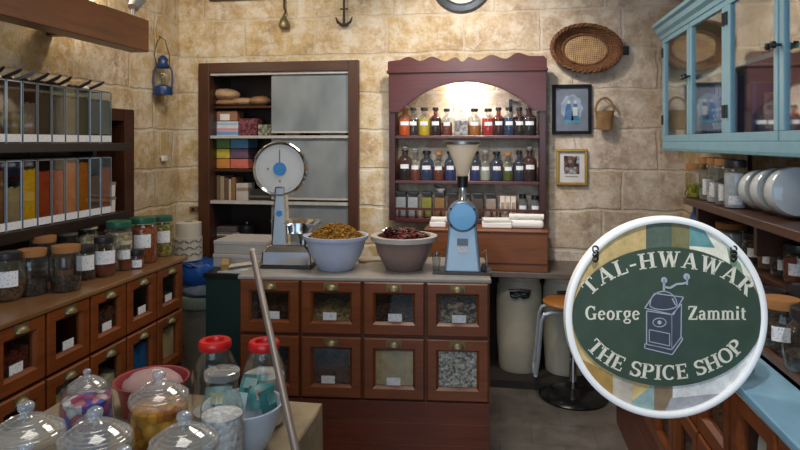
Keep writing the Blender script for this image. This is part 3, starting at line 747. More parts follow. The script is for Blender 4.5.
# bottles
LIQ = {'amber': ('cc7a22', 'amber'), 'dark': ('2a1512', 'dark brown'), 'yellow': ('d0b01e', 'yellow'), 'brown': ('54291a', 'brown'), 'red': ('b81e1e', 'red'), 'navy': ('1f3560', 'navy'), 'blue': ('1f66a0', 'blue'), 'wine': ('4a1420', 'wine'), 'rust': ('7a3320', 'rust red'), 'teal': ('1c7088', 'teal'), 'clear': ('b8b8a8', 'cloudy'), 'orange': ('b06a20', 'orange'), 'olive': ('5a6020', 'olive')}
def bottle(px, zsh, wpx, hpx, liq, level, shape, label, row, stopper='glass', card=True, tint=None):
    x = xr(px); s = mpp((x, YR+.07)); r = wpx*s*.54; h = hpx*s*1.08
    t = thing('apothecary_bottle' if shape != 'square' else 'square_jar', label, 'bottle' if shape != 'square' else 'jar', (x, YR+.075, zsh), 0, 'bottles on the %s rack shelf' % row)
    if shape == 'slim': prof = [(0, .001), (r*.95, .001), (r, .008), (r, h*.56), (r*.8, h*.68), (r*.36, h*.77), (r*.34, h*.93), (r*.48, h*.95), (r*.46, h)]
    elif shape == 'jar': prof = [(0, .001), (r*.95, .001), (r, .008), (r, h*.80), (r*.86, h*.88), (r*.84, h)]
    else: prof = [(0, .001), (r*.96, .001), (r, .006), (r, h*.62), (r*.86, h*.72), (r*.4, h*.80), (r*.38, h*.93), (r*.54, h*.95), (r*.52, h)]
    MB().lathe(prof, seg=20).build('glass_body', tint or glass('bottle_glass', 'eef2f0', .45, haze=.02), t)
    c, nm = LIQ[liq]
    lim = h*level; pf = [(max(0, a-.002), b+.002) for a, b in prof if b < lim]; ra = pf[-1][0]; pf += [(ra, lim), (0, lim)]
    MB().lathe(pf, seg=18).build('liquid', plain('liquid_'+liq, c, .15, 0, .6), t)
    rr = prof[-1][0]
    if stopper == 'glass': MB().lathe([(rr*.7, h-.004), (rr*.8, h+.004), (rr*1.1, h+.014), (rr*.6, h+.024), (0, h+.026)], seg=12).build('stopper', glass('stopper_glass', 'cfd4d4', .7, haze=.2), t)
    else: MB().lathe([(rr*1.05, h-.014), (rr*1.15, h-.012), (rr*1.1, h+.008), (0, h+.01)], seg=14).build('stopper', M_BLKPL if stopper == 'black' else M_CORK, t)
    if card: arc_label(r*1.02, h*.38, h*.52, -PI/2+.06, .6).build('label_card', M_CARD, t)
    return t
TB = glass('amber_bottle_glass', 'c98a50', .4, haze=.02); TN = glass('blue_bottle_glass', '5a9cc8', .4, haze=.03); TR = glass('rosy_bottle_glass', 'c09080', .4, haze=.02)
row1 = [(403.5, 13, 25, 'amber', .62, 'broad', glass('honey_bottle_glass', 'f0c890', .4, haze=.02), 'amber', 'glass'), (412, 11, 25, 'dark', .6, 'slim', None, 'dark brown', 'black'), (423, 12, 25, 'yellow', .62, 'broad', None, 'yellow', 'black'), (434.5, 11, 25, 'dark', .64, 'slim', TB, 'brown-glass', 'black'), (446, 10, 24, 'rust', .5, 'broad', None, 'rust-red', 'black'),
        (474, 12, 24, 'orange', .4, 'broad', None, 'orange', 'black'), (488, 12, 24, 'red', .66, 'broad', None, 'bright red', 'black'), (498.5, 11, 25, 'wine', .62, 'slim', TB, 'wine-dark', 'black'), (509, 11, 25, 'navy', .66, 'broad', None, 'navy', 'black'), (519.5, 11, 25, 'dark', .68, 'slim', TB, 'blackish-brown', 'black'), (529.5, 13, 25, 'navy', .64, 'broad', TR, 'wide purple-tinted', 'glass')]
for i, (px, w, h, lq, lv, sh_, ti, nm, st) in enumerate(row1):
    side = 'left' if px < 460 else 'right'
    bottle(px, zs1, w, h, lq, lv, sh_, '%s apothecary bottle on the top rack shelf, %s of the big square jar' % (nm, side), 'top', st, True, ti)
# the big square stoppered jar in the middle of the top shelf
x = xr(461); s = mpp((x, YR))
t = thing('square_jar', 'large clear square stoppered jar in the middle of the top rack shelf', 'jar', (x, YR+.075, zs1), 0, 'bottles on the top rack shelf')
m = MB(); a = 7.5*s; m.box(-a, a, -.05, .05, .001, 20*s); m.box(-a*.6, a*.6, -.03, .03, 20*s, 24*s); m.build('glass_body', M_JAR, t, bevel=.006)
MB().box(-a+.006, a-.006, -.044, .044, .005, 15*s).build('contents', grain('jar_grey_blossom', '7d6a64', 'b8a8a0', 60), t, bevel=.003)
MB().ball((0, 0, 26*s), 2.2*s).build('stopper', M_LIDGLASS, t)
row2 = [(403.5, 13, 28, 'dark', .45, 'broad', TR, 'rosy-glass', 'glass'), (414, 11, 26, 'rust', .42, 'broad', None, 'clear half-empty', 'glass'), (425.5, 13, 26, 'teal', .5, 'broad', TN, 'teal-blue', 'black'), (437.5, 11, 25, 'rust', .5, 'broad', None, 'pinkish-red', 'cork'), (449.5, 11, 26, 'blue', .55, 'broad', TN, 'deep blue', 'black'),
        (475, 11, 26, 'blue', .5, 'broad', TN, 'slate-blue', 'black'), (485, 11, 25, 'clear', .5, 'broad', None, 'cloudy clear', 'glass'), (496.5, 12, 26, 'teal', .5, 'broad', TN, 'teal', 'black'), (508, 11, 25, 'olive', .5, 'broad', None, 'olive-yellow', 'cork'), (519.5, 11, 27, 'navy', .6, 'slim', TN, 'tall navy', 'black'), (530, 13, 29, 'wine', .5, 'broad', TR, 'big reddish swing-top', 'glass')]
for i, (px, w, h, lq, lv, sh_, ti, nm, st) in enumerate(row2):
    bottle(px, zs2, w, h, lq, lv, sh_, '%s apothecary bottle on the middle rack shelf, %s of the grinder hopper' % (nm, 'left' if px < 460 else 'right'), 'middle', st, True, ti)
row3 = [(400, 'a8a6ac', 'grey'), (412, 'b8b6be', 'white'), (426, '9a9440', 'olive green'), (439, 'a87a48', 'tan'), (452, '4a3028', 'dark brown'), (465, '5a4038', 'cocoa'), (478, '5e4f4a', 'grey-brown'), (491, 'b0988e', 'pinkish')]
for px, c, nm in row3:
    x = xr(px); s = mpp((x, YR))
    t = thing('spice_jar', 'square black-lidded jar of %s spice on the lowest rack shelf' % nm, 'jar', (x, YR+.07, zs3), 0, 'jars on the lowest rack shelf')
    a = 5.3*s
    MB().box(-a, a, -a*.9, a*.9, .001, 22*s).build('glass_body', glass('bottle_glass', 'eef2f0', .45, haze=.02), t, bevel=.005)
    MB().box(-a+.003, a-.003, -a*.9+.003, a*.9-.003, .004, 20*s).build('contents', powder('rack_spice_'+c, c), t, bevel=.004, kind='stuff')
    MB().box(-a*.95, a*.95, -a*.85, a*.85, 22*s, 25.5*s).build('lid', M_BLKPL, t, bevel=.003)
for k, px in enumerate((502.5, 508, 513.5)):
    x = xr(px); s = mpp((x, YR))
    t = thing('spice_packet', ['narrow white packet of the three on the lowest rack shelf, beside the pinkish jar', 'narrow white packet in the middle of the three on the rack', 'narrow white packet of the three, beside the small label jar'][k], 'packet', (x, YR+.06, zs3), 0, 'white packets on the lowest rack shelf')
    MB().box(-2.5*s, 2.5*s, -.03, .03, 0, 23*s).build('packet_body', plain('packet_white', 'cfc4b8', .7), t, bevel=.003)
    MB().box(-1.6*s, 1.6*s, -.0315, -.03, 5*s, 17*s).build('printed_panel', plain('packet_print', 'a08878', .7, var=.4), t)
for px, c, nm, h in ((523, '8a7a6a', 'brown', 21), (535.5, '3f5f8c', 'blue', 20)):
    x = xr(px); s = mpp((x, YR))
    t = thing('spice_jar', 'small %s jar at the end of the lowest rack shelf' % nm, 'jar', (x, YR+.07, zs3), 0, 'jars on the lowest rack shelf')
    MB().lathe([(0, 0), (5*s, 0), (5.2*s, 4*s), (5*s, h*.8*s), (3*s, h*s), (3*s, (h+2)*s)], seg=18).build('glass_body', glass('tint_'+nm, c, .4, haze=.1), t)
    MB().lathe([(0, .003), (4.7*s, .003), (4.7*s, h*.6*s), (0, h*.6*s)], seg=18).build('contents', powder('rack_end_'+nm, c), t)
    MB().lathe([(3.6*s, (h)*s), (3.6*s, (h+4)*s), (0, (h+4)*s)], seg=16).build('lid', M_BLKPL, t)
    arc_label(5.3*s, 9*s, 14*s, -PI/2, .7).build('label_card', M_CARD, t)
x = xr(440); s = mpp((x, YR))
t = thing('spoon_cup', 'small white dish with dark spoon on the lids of the lowest rack jars', 'dish', (x, YR+.06, zs3+25.5*s))
MB().lathe([(0, 0), (2.5*s, 0), (5*s, 3*s), (5.4*s, 4*s), (4.4*s, 2.8*s), (0, 1*s)], seg=18).build('dish', M_WHITE, t)
MB().tube([(-7*s, 0, 7*s), (0, 0, 3*s), (4*s, 0, 2.6*s)], [1.2*s, .7*s, 1*s], 6).build('spoon', M_BLKPL, t)
x = xr(511); s = mpp((x, YR))
t = thing('wall_hook', 'dark hook on the pale wall inside the arch of the rack', 'hook', (x, YB, zr(107)))
MB().box(-.012, .012, -.015, 0, -.03, .06).build('plate', M_BLKPL, t); MB().tube([(0, -.015, 0), (0, -.04, -.02), (0, -.05, .01)], .006, 6).build('prong', M_BLKPL, t)
for px in (484, 473, 450):
    pass

# ================================================================== BACK LOW COUNTER, CHEST, PAPER, DRUMS, STOOL
YK = 4.10
bx0, bx1 = onY(425, 250, YK).x, onY(548, 250, YK).x
zk = onY(520, 272, YK).z
kb = thing('low_bench', 'narrow dark bench top against the back wall above the white drums', 'bench', (0, YK, 0))
bx2 = onY(600, 274, YK).x
MB().box(bx0-.05, bx2, -.02, YB-YK-.005, zk-.035, zk).build('bench_top', plain('dark_bench_top', '6b625a', .5), kb, bevel=.004)
for x in (bx0, bx2-.06): MB().box(x, x+.05, .05, .10, 0, zk-.035).build('leg', M_DARKZ, kb)
MB().box(bx0-.05, bx2, YB-YK-.04, YB-YK-.02, 0, zk-.035).build('back_panel', plain('dark_back_panel', '2a221d', .8), kb)
MB().box(bx0-.05, bx2, -.01, YB-YK-.04, .0, .05).build('plinth', plain('dark_plinth', '2a2420', .7), kb)
zch = onY(520, 233, YK).z
ch = thing('wooden_chest', 'plain brown wooden chest on the bench below the bottle rack', 'chest', ((bx0+bx1)/2, YK, zk))
w = (bx1-bx0)/2
MB().box(-w, w, 0, .36, 0, zch-zk).build('chest_body', wood('chest_timber', '5a2f16', '86502a', 'x', .4), ch, bevel=.005)
MB().box(-w-.006, w+.006, -.008, .365, zch-zk, zch-zk+.014).build('chest_lid', wood('chest_timber', '5a2f16', '86502a', 'x', .4), ch, bevel=.004)
MB().box(-w+.004, w-.004, -.004, .0, .05, .056).build('rail', M_DARK, ch)
zct = zch+.014
for k, (a, b, h, lab) in enumerate(((430, 446, 8, 'folded white paper at the left on the brown chest'), (482, 512, 10, 'flat white paper stack on the brown chest right of the grinder'), (509, 544, 10, 'white paper roll bundle at the right end of the brown chest'))):
    xa, xb = onY(a, 230, YK+.1).x, onY(b, 230, YK+.1).x; s = mpp((xa, YK))
    t = thing('paper_stack', lab, 'paper', ((xa+xb)/2, YK+.06+.02*k, zct+.001), .03 if k == 1 else -.02, 'white papers on the brown chest')
    w_ = (xb-xa)/2
    if k == 2:
        MB().box(-w_, w_, 0, .16, 0, .055).build('paper_block', plain('bright_paper', 'e6e4e2', .7, var=.03), t, bevel=.02)
        MB().tube([(-w_, .04, .075), (w_, .04, .075)], .02, 14).build('rolled_sheet', M_WHITE, t)
    else:
        MB().box(-w_, w_, 0, .16, 0, .04).build('paper_block', plain('bright_paper', 'e6e4e2', .7, var=.03), t, bevel=.008)
        MB().obox((0, .08, .05), (w_*1.9, .15, .012), .08).build('top_sheet', M_WHITE, t)
# drums
for k, (px, lab) in enumerate(((519.5, 'white plastic drum with black handle under the bench, next to the counter'), (567, 'white plastic drum with black handle under the bench, behind the stool'))):
    p = onY(px, 366, YK+.16); s = mpp(p); r = 23*s
    t = thing('plastic_drum', lab, 'drum', (p.x, YK+.245, .052), 0, 'white plastic drums')
    hh = zk-.035-.05-.01
    MB().lathe([(0, 0), (r*.86, 0), (r*.9, .02), (r*.98, hh*.35), (r, hh*.7), (r*.97, hh*.86), (r*.9, hh*.9), (r*.9, hh*.93), (r*.97, hh*.94), (r*.97, hh), (0, hh)], seg=28).build('drum_body', plain('cream_plastic', 'c4bda9', .45, var=.06), t)
    m = MB(); zz = hh*.80; q = r+.006
    m.tube([(-.05, -q, zz), (-.065, -q-.004, zz+.028), (0, -q-.008, zz+.034), (.065, -q-.004, zz+.028), (.05, -q, zz)], .015, 8)
    m.tube([(-.055, -q, zz), (-.02, -q-.006, zz-.008), (0, -q-.006, zz+.008), (.02, -q-.006, zz-.008), (.055, -q, zz)], .014, 8)
    m.build('handle', M_BLKPL, t)
# stool
sp = onZ(573, 397, 0); s = mpp(sp)
stl = thing('bar_stool', 'chrome pedestal stool with round orange-brown wooden seat and black base', 'stool', (sp.x, sp.y, 0))
zst = EYE-(304-HY)*s
MB().lathe([(0, 0), (.205, 0), (.21, .012), (.19, .03), (.12, .05), (.05, .07), (.034, .1), (0, .1)], seg=36).build('base', plain('black_chrome', '2b2b2e', .2, .6), stl)
MB().lathe([(.024, .08), (.024, .30), (.034, .30), (.034, .40), (.022, .40), (.022, zst-.05)], seg=18).build('column', M_CHROME, stl)
MB().lathe([(0, zst-.004), (.17, zst-.004), (.185, zst+.004), (.185, zst+.016), (.17, zst+.026), (0, zst+.027)], seg=36).build('seat', wood('orange_seat_wood', '8a5122', 'b87a3c', 'x', .35), stl)
MB().lathe([(0, zst-.05), (.10, zst-.05), (.12, zst-.004), (0, zst-.004)], seg=20).build('seat_plate', M_CHROME, stl)
m = MB()
for yy in (-.1, .1):
    m.tube([(.02, yy*.6, zst-.03), (-.14, yy, zst-.035), (-.185, yy, zst-.05), (-.20, yy, zst-.09), (-.22, yy, .26), (-.235, yy, .16)], .0125, 8)
m.tube([(-.235, -.1, .16), (-.237, 0, .15), (-.235, .1, .16)], .0125, 8)
m.build('foot_rail', plain('bright_tube', 'c6d2de', .3, .5), stl)

# ================================================================== WALL DECORATION, BACK WALL
def oval_basket(parent_label, px, py, rxp, ryp, tilt=.0):
    p = onY(px, py, YB-.05); s = mpp(p)
    t = thing('wicker_basket', parent_label, 'basket', (p.x, YB-.004, p.z))
    rx, ry = rxp*s, ryp*s
    W1 = wicker('brown_wicker', '3c2114', '8d5f3c', 30); W2 = wicker('woven_cane_floor', '6d4c30', 'c7a478', 22)
    M = Matrix.Rotation(PI/2, 3, 'X')
    # tray: floor on wall side, flaring rim towards the room
    MB().lathe([(0, .012), (.66, .012), (.68, .02)], seg=48, sx=rx, sy=ry, M=Matrix.Rotation(PI/2, 3, 'X') @ Matrix.Diagonal((1, 1, 1))).build('basket_floor', W2, t, rot=(0, tilt, 0))
    MB().lathe([(.66, .012), (.80, .05), (.97, .085), (1.0, .08), (.84, .04), (.68, .0)], seg=48, sx=rx, sy=ry, M=M).build('basket_wall', W1, t, rot=(0, tilt, 0))
    m = MB(); n = 96
    for ph in range(3):
        pts = []
        for i in range(n):
            a = 2*PI*i/n; tw = a*14+ph*2*PI/3
            q = 1.0+.045*math.cos(tw); pts.append((rx*q*math.cos(a), -.082-.012*math.sin(tw), ry*q*math.sin(a)))
        m.tube(pts, .009, 5, closed=True)
    m.build('braided_rim', W1, t, rot=(0, tilt, 0))
    m = MB(); pts = [(rx*.67*math.cos(2*PI*i/48), -.022, ry*.67*math.sin(2*PI*i/48)) for i in range(48)]
    m.tube(pts, .009, 5, closed=True).build('inner_ring', W1, t, rot=(0, tilt, 0))
    return t
oval_basket('large oval brown wicker tray hanging on the back wall above two framed pictures', 585.5, 49, 33, 23, .1)
p = onY(624, 51, YB)
t = thing('wall_hook', 'black iron hook on the wall beside the oval wicker tray', 'hook', (p.x, YB, p.z))
MB().box(-.03, .03, -.02, 0, -.03, .03).build('plate', M_BLKPL, t, bevel=.004); MB().tube([(-.02, -.02, 0), (-.05, -.05, -.005), (-.055, -.05, .02)], .008, 6).build('prong', M_BLKPL, t)
p = onY(604.5, 130, YB-.06); s = mpp(p)
t = thing('wicker_basket', 'tiny wicker basket with hooped handle hanging right of the black-framed picture', 'basket', (p.x, YB-.065, p.z))
Wb = wicker('tan_wicker', '7a5636', 'bf9866', 90)
MB().lathe([(0, 0), (6.5*s, 0), (7*s, .01), (9*s, 18*s), (9.6*s, 19*s), (8.4*s, 18.5*s), (6*s, 2*s), (0, 1.5*s)], seg=22, sy=.75).build('basket_body', Wb, t)
m = MB(); m.tube([(9*s*math.cos(a), 0, 18*s+14*s*math.sin(a)) for a in [PI*i/14 for i in range(15)]], 1.1*s, 6); m.build('handle', Wb, t)
MB().cyl((0, .065, 32*s), (0, -.01, 32*s), .004).build('hook', M_BLKPL, t)
# picture 1: blue devotional print in a black frame
def picture(px0, px1, py0, py1, fw, fm, label, name='framed_picture'):
    a, b = onY(px0, py0, YB), onY(px1, py1, YB); s = mpp(a)
    t = thing(name, label, 'picture', ((a.x+b.x)/2, YB, (a.z+b.z)/2))
    w, h = (b.x-a.x)/2, (a.z-b.z)/2; f = fw*s
    m = MB()
    m.box(-w, w, -.03, 0, h-f, h).box(-w, w, -.03, 0, -h, -h+f).box(-w, -w+f, -.03, 0, -h+f, h-f).box(w-f, w, -.03, 0, -h+f, h-f)
    m.build('frame', fm, t, bevel=.003)
    return t, w-f, h-f, s
t, w, h, s = picture(552, 591, 85, 134, 3, plain('black_frame', '0e0d0e', .6, 0, .2), 'black-framed blue picture of two robed figures in a halo of light')
MB().box(-w, w, -.012, -.004, -h, h).build('mount', plain('lilac_grey_mount', '6c7484', .8), t)
art = MB(); art.prism([(w*.66*math.cos(a)*(1+.06*math.cos(9*a)), h*.05+h*.62*math.sin(a)*(1+.06*math.cos(9*a))) for a in [2*PI*i/32 for i in range(32)]], -.0135, -.012)
art.build('pale_glow', plain('pale_blue_paint', '8596ae', .7, var=.35), t)
art = MB()
for cx_, hh, bw_ in ((-w*.18, .34, .3), (w*.22, .30, .24)):
    art.prism([(cx_-w*bw_, -h*.5), (cx_+w*bw_, -h*.5), (cx_+w*bw_*.6, h*.05), (cx_+w*.1, h*.25), (cx_-w*.1, h*.25), (cx_-w*bw_*.6, h*.05)], -.015, -.0135)
art.build('robed_figures', plain('deep_blue_paint', '3f648f', .7, var=.35), t)
art = MB()
for cx_ in (-w*.18, w*.22): art.prism([(cx_+w*.1*math.cos(a), h*.33+h*.08*math.sin(a)) for a in [2*PI*i/14 for i in range(14)]], -.016, -.0145)
art.box(w*.08, w*.36, -.016, -.0145, -h*.3, h*.1)
art.build('pale_faces', plain('pale_paint', 'b8b6b0', .7, var=.2), t)
art = MB(); art.prism([(-w*.6, -h*.66), (w*.6, -h*.66), (w*.5, -h*.42), (-w*.5, -h*.42)], -.0145, -.013); art.build('teal_base', plain('teal_paint', '4a8296', .7, var=.3), t)
t, w, h, s = picture(556, 587, 149, 185, 2.6, plain('gilt_frame', 'a8843c', .35, .6), 'small gilt-framed picture below the blue one on the back wall')
MB().box(-w, w, -.012, -.004, -h, h).build('mount', plain('white_mount', 'c2bfbc', .8, var=.05), t)
MB().box(-w*.6, w*.6, -.014, -.012, -h*.45, h*.72).build('print', grain('dark_print', '3a3238', '7a5a50', 40, c3='9aa0a8'), t)
MB().box(-w*.5, w*.5, -.0135, -.012, -h*.66, -h*.58).build('caption_line', plain('grey_caption', '8a8888', .7), t)
# clock at the top edge
p = onY(462, -17, YB); s = mpp(p)
t = thing('wall_clock', 'round dark-rimmed wall clock cut off by the top picture edge', 'clock', (p.x, YB, p.z))
Mx = Matrix.Rotation(PI/2, 3, 'X')
MB().lathe([(21*s, .02), (24*s, .045), (29*s, .04), (31*s, .0)], seg=40, M=Mx).build('rim', plain('dark_steel_rim', '4a4c50', .25, .7), t)
MB().lathe([(0, .015), (22*s, .015)], seg=40, M=Mx).build('dial', plain('clock_face', 'cfcabf', .5), t)
m = MB(); m.obox((0, -.02, 5*s), (.012, .004, 12*s)); m.obox((4*s, -.022, -3*s), (.01, .004, 14*s), ry=.9); m.build('hand', M_BLKPL, t)
# coat-board at the top with hanging hooks
a, b = onY(211, 0, YB), onY(300, 0, YB)
t = thing('hook_board', 'dark wooden board at the top of the back wall over the cupboard', 'board', ((a.x+b.x)/2, YB, a.z-.015))
w = (b.x-a.x)/2
MB().box(-w, w, -.04, 0, 0, .12).build('board', M_DARK, t, bevel=.005)
for k in (-.7, 0, .7): MB().cyl((w*k, -.04, .05), (w*k, -.06, .05), .008).build('peg', M_BLKPL, t)
p = onY(284, 28, YB-.05); s = mpp(p)
t = thing('hanging_weight', 'brass bell-shaped weight on a hook hanging at the top of the back wall', 'weight', (p.x, YB-.05, p.z))
MB().lathe([(0, 0), (4.5*s, 0), (5.5*s, 3*s), (4*s, 8*s), (2*s, 11*s), (1.2*s, 13*s), (0, 13*s)], seg=18).build('weight_body', M_BRASS, t)
MB().tube([(0, 0, 13*s), (1.6*s, 0, 16*s), (0, 0, 20*s), (0, 0, 32*s)], 1.0*s, 6).build('hook', M_BLKPL, t)
MB().cyl((0, .05, 31*s), (0, -.01, 31*s), .008).build('peg', M_BLKPL, t)
p = onY(344, 25, YB-.05); s = mpp(p)
t = thing('anchor_hook', 'dark iron anchor-shaped hook hanging at the top of the back wall', 'hook', (p.x, YB-.05, p.z))
MB().tube([(0, 0, 0), (0, 0, 14*s), (0, 0, 30*s)], [1.6*s, 1.2*s, 1.2*s], 8).build('shank', plain('rusty_iron', '3a3026', .6, .3), t)
m = MB(); m.tube([(-8.5*s, 0, 8*s), (-6.5*s, 0, 3*s), (-3*s, 0, .5*s), (0, 0, 0), (3*s, 0, .5*s), (6.5*s, 0, 3*s), (8.5*s, 0, 8*s)], [.6*s, 1.4*s, 1.5*s, 1.7*s, 1.5*s, 1.4*s, .6*s], 8)
m.build('flukes', plain('rusty_iron', '3a3026', .6, .3), t)
MB().tube([(-4*s, 0, 16*s), (4*s, 0, 16*s)], .8*s, 6).build('stock', plain('rusty_iron', '3a3026', .6, .3), t)
MB().cyl((0, .05, 29*s), (0, -.01, 29*s), .008).build('peg', M_BLKPL, t)

# ================================================================== SCALE, BOWLS AND GRINDER ON THE COUNTER
def ontop(px, py, Z=CT): return onZ(px, py, Z)
p = ontop(283, 269.5); p.y += .10; s = mpp(p)
scl = thing('shop_scale', 'chrome shop scale with round white dial and blue centre on the counter', 'scale', (p.x, p.y, CT), PSI*.6)
m = MB()
m.add([(-25*s, -.085, .012), (25*s, -.085, .012), (25*s, .085, .012), (-25*s, .085, .012), (-24.4*s, -.082, 16*s), (24.4*s, -.082, 16*s), (24.4*s, .082, 16*s), (-24.4*s, .082, 16*s), (-19*s, -.062, 22.5*s), (19*s, -.062, 22.5*s), (19*s, .062, 22.5*s), (-19*s, .062, 22.5*s)],
      [(0, 1, 5, 4), (1, 2, 6, 5), (2, 3, 7, 6), (3, 0, 4, 7), (4, 5, 9, 8), (5, 6, 10, 9), (6, 7, 11, 10), (7, 4, 8, 11), (8, 9, 10, 11), (3, 2, 1, 0)])
m.build('base', M_CHROME, scl, bevel=.012)
MB().box(-25.5*s, 25.5*s, -.09, .09, 0, .014).build('base_foot', M_BLKPL, scl, bevel=.004)
OX = -8.5*s
m = MB(); zc0, zc1 = 20*s, 80*s
m.add([(OX-8.5*s, -.045, zc0), (OX+8.5*s, -.045, zc0), (OX+8.5*s, .045, zc0), (OX-8.5*s, .045, zc0), (OX-5.4*s, -.03, zc1), (OX+5.4*s, -.03, zc1), (OX+5.4*s, .03, zc1), (OX-5.4*s, .03, zc1)], [(0, 1, 5, 4), (1, 2, 6, 5), (2, 3, 7, 6), (3, 0, 4, 7), (4, 5, 6, 7)])
m.build('column', M_CHROME, scl, bevel=.012)
M_BLUEB = plain('bright_blue_badge', '2f7fc0', .4)
MB().lathe([(0, 0), (3*s, 0), (3*s, .004), (0, .004)], seg=18, M=Mx, c=(OX, -.040, 53*s)).build('badge', M_BLUEB, scl)
zd = 97*s
hd = MB().lathe([(0, -.05), (24*s, -.05), (27*s, -.03), (27.5*s, .03), (26.5*s, .036), (24.5*s, .03)], seg=48, M=Mx, c=(OX, 0, zd)).build('dial_case', M_CHROME, scl)
fcd = MB().lathe([(0, .024), (25*s, .024)], seg=48, M=Mx, c=(OX, 0, zd)).build('dial_face', plain('white_dial', 'c9c7c3', .35, var=.04), hd)
m = MB()
for i in range(60):
    a = 2*PI*i/60; l = 2.2 if i % 5 == 0 else 1.2; r0 = 22.5-l/2
    m.obox((OX+r0*s*math.sin(a), -.0248, zd+r0*s*math.cos(a)), (.25*s, .0006, l*s), ry=a)
m.build('tick_marks', plain('dial_ticks', '6a6a6a', .5), hd)
MB().lathe([(0, 0), (6.6*s, 0), (6.6*s, .006), (0, .006)], seg=28, M=Mx, c=(OX, -.025, zd)).build('blue_hub', M_BLUEB, hd)
m = MB(); m.obox((OX, -.028, zd+12*s), (.7*s, .002, 14*s)); m.build('needle', M_BLKPL, hd)
MB().lathe([(0, 0), (1.2*s, 0), (1.2*s, .002), (0, .002)], seg=10, M=Mx, c=(OX-12*s, -.0245, zd)).lathe([(0, 0), (1.2*s, 0), (1.2*s, .002), (0, .002)], seg=10, M=Mx, c=(OX, -.0245, zd-12*s)).build('dial_spot', plain('tan_spot', '9a7a5a', .5), hd)
pan = MB().lathe([(0, 32*s), (14*s, 32*s), (18*s, 37*s), (25*s, 42*s), (27*s, 43.5*s), (25*s, 43*s), (16*s, 39*s), (0, 35*s)], seg=40, sy=.75, c=(5*s, .06, 0)).build('pan', M_CHROME, scl)
MB().lathe([(5*s, 20*s), (4*s, 25*s), (7*s, 32*s), (0, 32*s)], seg=18, c=(12*s, .06, 0)).build('pan_stem', M_STEEL, pan)
# bowls
def bowl(px, py, rp, bp, hp, mat, lab, rimp=2.6, z=CT, name='mixing_bowl'):
    p = ontop(px, py, z); s = mpp(p); d = Vector((p.x, p.y, 0)).normalized(); c = p+d*bp*s*.9
    t = thing(name, lab, 'bowl', (c.x, c.y, z)); R, B, H = rp*s, bp*s, hp*s; e = rimp*s
    MB().lathe([(0, 0), (B*.92, 0), (B, .004), (B+(R-B)*.62, H*.52), (R-e, H-e*1.6), (R-e*.2, H-e*1.4), (R, H-e*.7), (R, H), (R-e*.9, H), (R-e*1.6, H-e*.8), (B*1.0, .02), (0, .014)], seg=44).build('bowl_body', mat[0], t)
    if len(mat) > 1:
        MB().lathe([(R-e*1.2, H-e*1.2), (R+.003, H-e*1.3), (R+.004, H+.002), (R-e*1.8, H+.002), (R-e*2, H-e)], seg=44).build('rim', mat[1], t)
    return t, c, R, B, H, s
M_BWH = plain('bluish_white_plastic', 'bcc6de', .35, var=.04)
t, c, R, B, H, s = bowl(336, 272, 33.5, 18, 35, [M_BWH], 'white plastic bowl heaped with golden spice beside the shop scale')
def heap(c, z, R, hgt, mat, lab, n, lum, name='spice_heap', stretch=1.0):
    m = MB(); q, rg = 36, 9; vs = [(0, 0, hgt)]
    for i in range(1, rg+1):
        f = i/rg
        for k in range(q):
            a = 2*PI*k/q; vs.append((R*f*math.cos(a), R*f*math.sin(a), hgt*(math.cos(f*PI/2)**1.0)*random.uniform(.88, 1.1)*(1 if i < rg else 0)))
    fs = [(0, 1+k, 1+(k+1) % q) for k in range(q)]+[(1+(i-1)*q+k, 1+i*q+k, 1+i*q+(k+1) % q, 1+(i-1)*q+(k+1) % q) for i in range(1, rg) for k in range(q)]
    m.add(vs, fs, True)
    for _ in range(n):
        f = math.sqrt(random.random())*.96; a = random.uniform(0, 2*PI)
        zz = hgt*math.cos(f*PI/2)
        Mr = Matrix.Rotation(random.uniform(0, PI), 3, 'Z') @ Matrix.Rotation(random.uniform(-.6, .6), 3, 'Y')
        l = lum*random.uniform(.7, 1.3)
        m.ball((R*f*math.cos(a), R*f*math.sin(a), zz+l*.3), (l*stretch, l*.6, l*.5), 6, 4, M=Mr)
    o = m.build(name, mat, None, loc=(c.x, c.y, z))
    return tag(o, lab, 'spice', None, 'stuff')
heap(c, CT+H-.018, R-.022, .072, grain('golden_spice', '6f4a14', 'b08030', 90, c3='8a5f1c'), 'golden-brown dried spice heaped in the white bowl', 420, .010)
t2, c2, R2, B2, H2, s2 = bowl(404, 272, 33.5, 18.5, 34, [plain('brownish_pink_plastic', '8d776f', .4, var=.06), plain('pale_rim_plastic', 'b9b2ad', .4, var=.05)], 'brownish bowl with broad pale rim holding dried red chillies', 3.2)
heap(c2, CT+H2-.03, R2-.035, .05, grain('chilli_skin', '3a0f0c', '64201a', 40, .35), 'dark red dried chillies filling the brownish bowl', 260, .020, 'chilli_heap', 1.5)
cupp = thing('metal_cup', 'small metal scoop cup lying in the dried chillies', 'cup', (c2.x-12*s2, c2.y-.06, CT+H2-.002), .3)
MB().lathe([(0, .0), (.024, .0), (.027, .045), (.029, .047), (.025, .044), (.022, .004), (0, .004)], seg=20).build('cup_body', M_CHROME, cupp)
cupp.rotation_euler = (.5, -.3, 0)
MB().tube([(.026, 0, .04), (.07, 0, .045)], .004, 6).build('handle', M_CHROME, cupp)
# wooden spoon lying on the counter between the bowls
p = ontop(372, 263)
t = thing('wooden_scoop', 'pale wooden spoon lying on the worktop between the two bowls', 'spoon', (p.x, p.y, CT))
MB().tube([(-.03, 0, .012), (.06, .02, .01), (.12, .03, .008)], [.009, .006, .005], 8).build('handle', plain('pale_spoon_wood', 'a9865a', .6), t)
MB().ball((-.05, -.004, .012), (.03, .02, .012)).build('spoon_bowl', plain('pale_spoon_wood', 'a9865a', .6), t)
